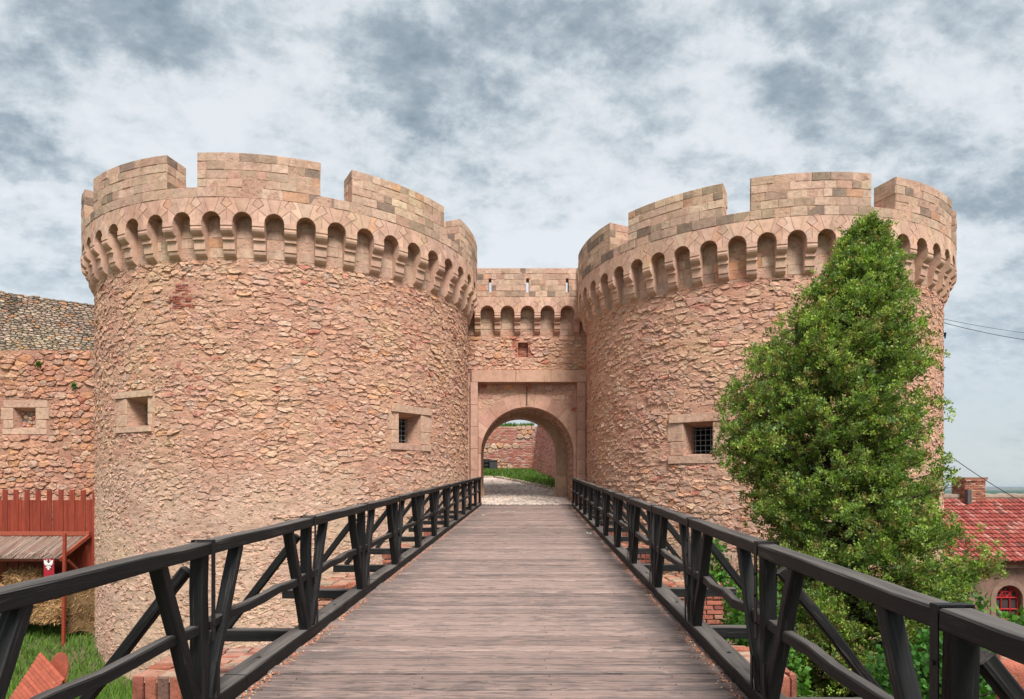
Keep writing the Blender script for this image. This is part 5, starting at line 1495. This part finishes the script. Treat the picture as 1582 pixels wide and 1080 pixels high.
    st = Stones('roof_tile', stone_mat('clay_tile', .3, 7, 30, .35, .35), roof); nr = 15; rh = (Ls - .12) / nr; pw = .205
    ncol = int((X1 - X0) / pw)
    PT = [(38, (.34, .088, .072)), (25, (.40, .13, .105)), (15, (.27, .07, .06)), (12, (.44, .21, .17)), (10, (.19, .075, .065))]
    for r in range(nr):
        for k in range(ncol):
            x = X0 + k * pw; h = -.07 + r * rh; V = []; F = []; n = 6; Lt = rh * 1.28; ro = .095; ri = .072; jx = rnd.uniform(-.008, .008); jh = rnd.uniform(-.012, .012); lift = rnd.uniform(0, .008)
            for (hh, rr, dz) in ((h + jh, ro, .060 + lift), (h + jh + Lt, ri, .018 + lift), ):
                for i in range(n + 1):
                    t = math.pi * i / n; V.append((x + jx + math.cos(t) * rr, hh, dz - .05 + math.sin(t) * rr * .95))
            for i in range(n + 1):
                t = math.pi * i / n; V.append((x + jx + math.cos(t) * (ro - .018), h + jh, .060 + lift - .05 + math.sin(t) * (ro - .018) * .95))
            for i in range(n): F.append((i, i + 1, n + 2 + i, n + 1 + i)); F.append((i + 1, i, 2 * (n + 1) + i, 2 * (n + 1) + i + 1))
            st.add(S, V, F, pick(PT), .08)
    st.flush()
    # ridge of mortar and ridge tiles
    rd = MB(); N_ = 60; P = []; rr = []
    for i in range(N_ + 1):
        P.append((X0 - .1 + (X1 - X0) * i / N_, yr + rnd.uniform(-.02, .02), zr + .04 + rnd.uniform(-.015, .015))); rr.append(.15 + rnd.uniform(-.02, .025))
    rd.tube(P, rr, 10, (.27, .215, .17)); rd.build('ridge', wm, roof)
    ch = mesh_obj('chimney', None, root); cx = (1507.5 - 791) * .0288; k = .0288
    x0, x1 = (1491 - 791) * k, (1523 - 791) * k; y0, y1 = 28.8, 29.7; z1 = (752 - 742) * k
    m_ = MB(); m_.box(x0 + .02, x1 - .02, y0 + .02, y1 - .02, -1.2, z1 - .02); m_.build('core', M['mortar_brick'], ch)
    m_ = MB(); m_.box(x0 - .06, x1 + .06, y0 - .06, y1 + .06, z1 + .07, z1 + .13, (.25, .13, .10)); m_.build('cap', M['attr'], ch)
    bs = Stones('brick', M['brick'], ch)
    PC = [(30, (.34, .13, .085)), (30, (.42, .20, .14)), (20, (.46, .30, .23)), (15, (.24, .12, .09))]
    for z in range(15):
        zz = z1 - .045 - z * .075
        if zz < -1.0: break
        off = .10 if z % 2 else 0
        for (Sf, L) in ((Flat((x0, y0, 0), (1, 0, 0), (0, -1, 0)), x1 - x0), (Flat((x0, y1, 0), (0, -1, 0), (-1, 0, 0)), y1 - y0)):
            s = -off
            while s < L - .02:
                a, c_ = max(s, 0), min(s + .235, L)
                if c_ - a > .03:
                    V, F = dressed(rect(a, c_, zz, zz + .062, .004), .012 + rnd.uniform(-.006, .01) + (.035 if z == 0 else 0), .008, -.04, .003); bs.add(Sf, V, F, pick(PC), .02)
                s += .24
    m_ = MB(); m_.box(x0 - .05, x1 + .05, y0 - .05, y1 + .05, z1 + .02, z1 + .069, (.36, .16, .11)); m_.build('brick_collar', M['attr'], ch)
    bs.flush()
    v = MB(); v.box((1494 - 791) * .0285, (1500 - 791) * .0285, 28.45, 28.65, -.75, -.12, (.09, .08, .08)); v.build('vent_box', M['attr'], root)
house()

# ------------------------------------------------------------------ wires, far woods
def wire(p0, p1, sag, lb, r=.008):
    b = MB(); P0, P1 = Vector(p0), Vector(p1); b.tube([tuple(P0.lerp(P1, t) - Vector((0, 0, sag * 4 * t * (1 - t)))) for t in [i / 16 for i in range(17)]], r, 5)
    tag(b.build('overhead_wire', M['iron']), lb, 'wire', None)
def pxp(px, py, d): return ((px - 791) / 1000 * d, d, (752 - py) / 1000 * d)
wire(pxp(1440, 489, 23), pxp(1760, 519, 34), .35, 'upper of the two thin wires running from the right tower to the right edge')
wire(pxp(1440, 494, 23), pxp(1760, 529, 34), .45, 'lower of the two thin wires running from the right tower to the right edge', .011)
wire(pxp(1440, 684, 22.5), pxp(1700, 828, 26), .35, 'dark wire slanting down from the right tower past the chimney', .013)
ib = MB(); ib.tube([pxp(1450, 518, 23.5), pxp(1460, 519, 23.3)], .02, 6); ib.tube([pxp(1460, 523, 23.3), pxp(1460, 514, 23.3)], [.02, .045], 8)
tag(ib.build('wire_bracket', M['iron']), 'small dark bracket on the right flank of the right tower', 'bracket')
def woods():
    V = []; F = []; na = 560; rs = [190 * 1.052 ** i for i in range(68)]; C = []
    for r in rs:
        for i in range(na + 1):
            a = R_(-60 + 120 * i / na); x, y = math.sin(a) * r, math.cos(a) * r
            f = .5 + .5 * mn.noise((x * .004, y * .004, 1)); t = 1 if f > .35 else .0
            b_ = abs(mn.noise((x * .06, y * .06, 0))) * 8 + abs(mn.noise((x * .017, y * .017, 4))) * 10
            z = -36.5 + t * (6 + b_) * (1 if r > 200 else 0); V.append((x, y, z)); g = .75 + .5 * abs(mn.noise((x * .02, y * .02, 7)))
            C.append((.030 * g, .075 * g, .040 * g) if t else (.07, .12, .05))
    for j in range(len(rs) - 1):
        for i in range(na): F.append((j * (na + 1) + i, (j + 1) * (na + 1) + i, (j + 1) * (na + 1) + i + 1, j * (na + 1) + i + 1))
    me = make_mesh('far_woods', V, [f[::-1] for f in F], C, plain('far_tree_canopy', (0, 0, 0), .95, .3, .3, .4, attr=True), False)
    tag(mesh_obj('far_woods', me), 'flat wooded plain reaching to the horizon', 'woods', kind='stuff')
woods()
def haze():
    b = MB(); b.box(-7500, 7500, -300, 7500, -40, 14); me = make_mesh('haze', b.V, b.F)
    m = bpy.data.materials.new('haze_air'); m.use_nodes = True; N = NT(m.node_tree)
    v = N.n('ShaderNodeVolumePrincipled', {'Color': (.62, .80, .92, 1), 'Density': 6e-5, 'Anisotropy': .2}); N.n('ShaderNodeOutputMaterial', {1: v.outputs[0]})
    me.materials.append(m); tag(mesh_obj('haze', me), 'thin bluish haze in the far distance', 'haze', kind='stuff')
haze()
print('done', time.time() - T0, len(bpy.data.objects))
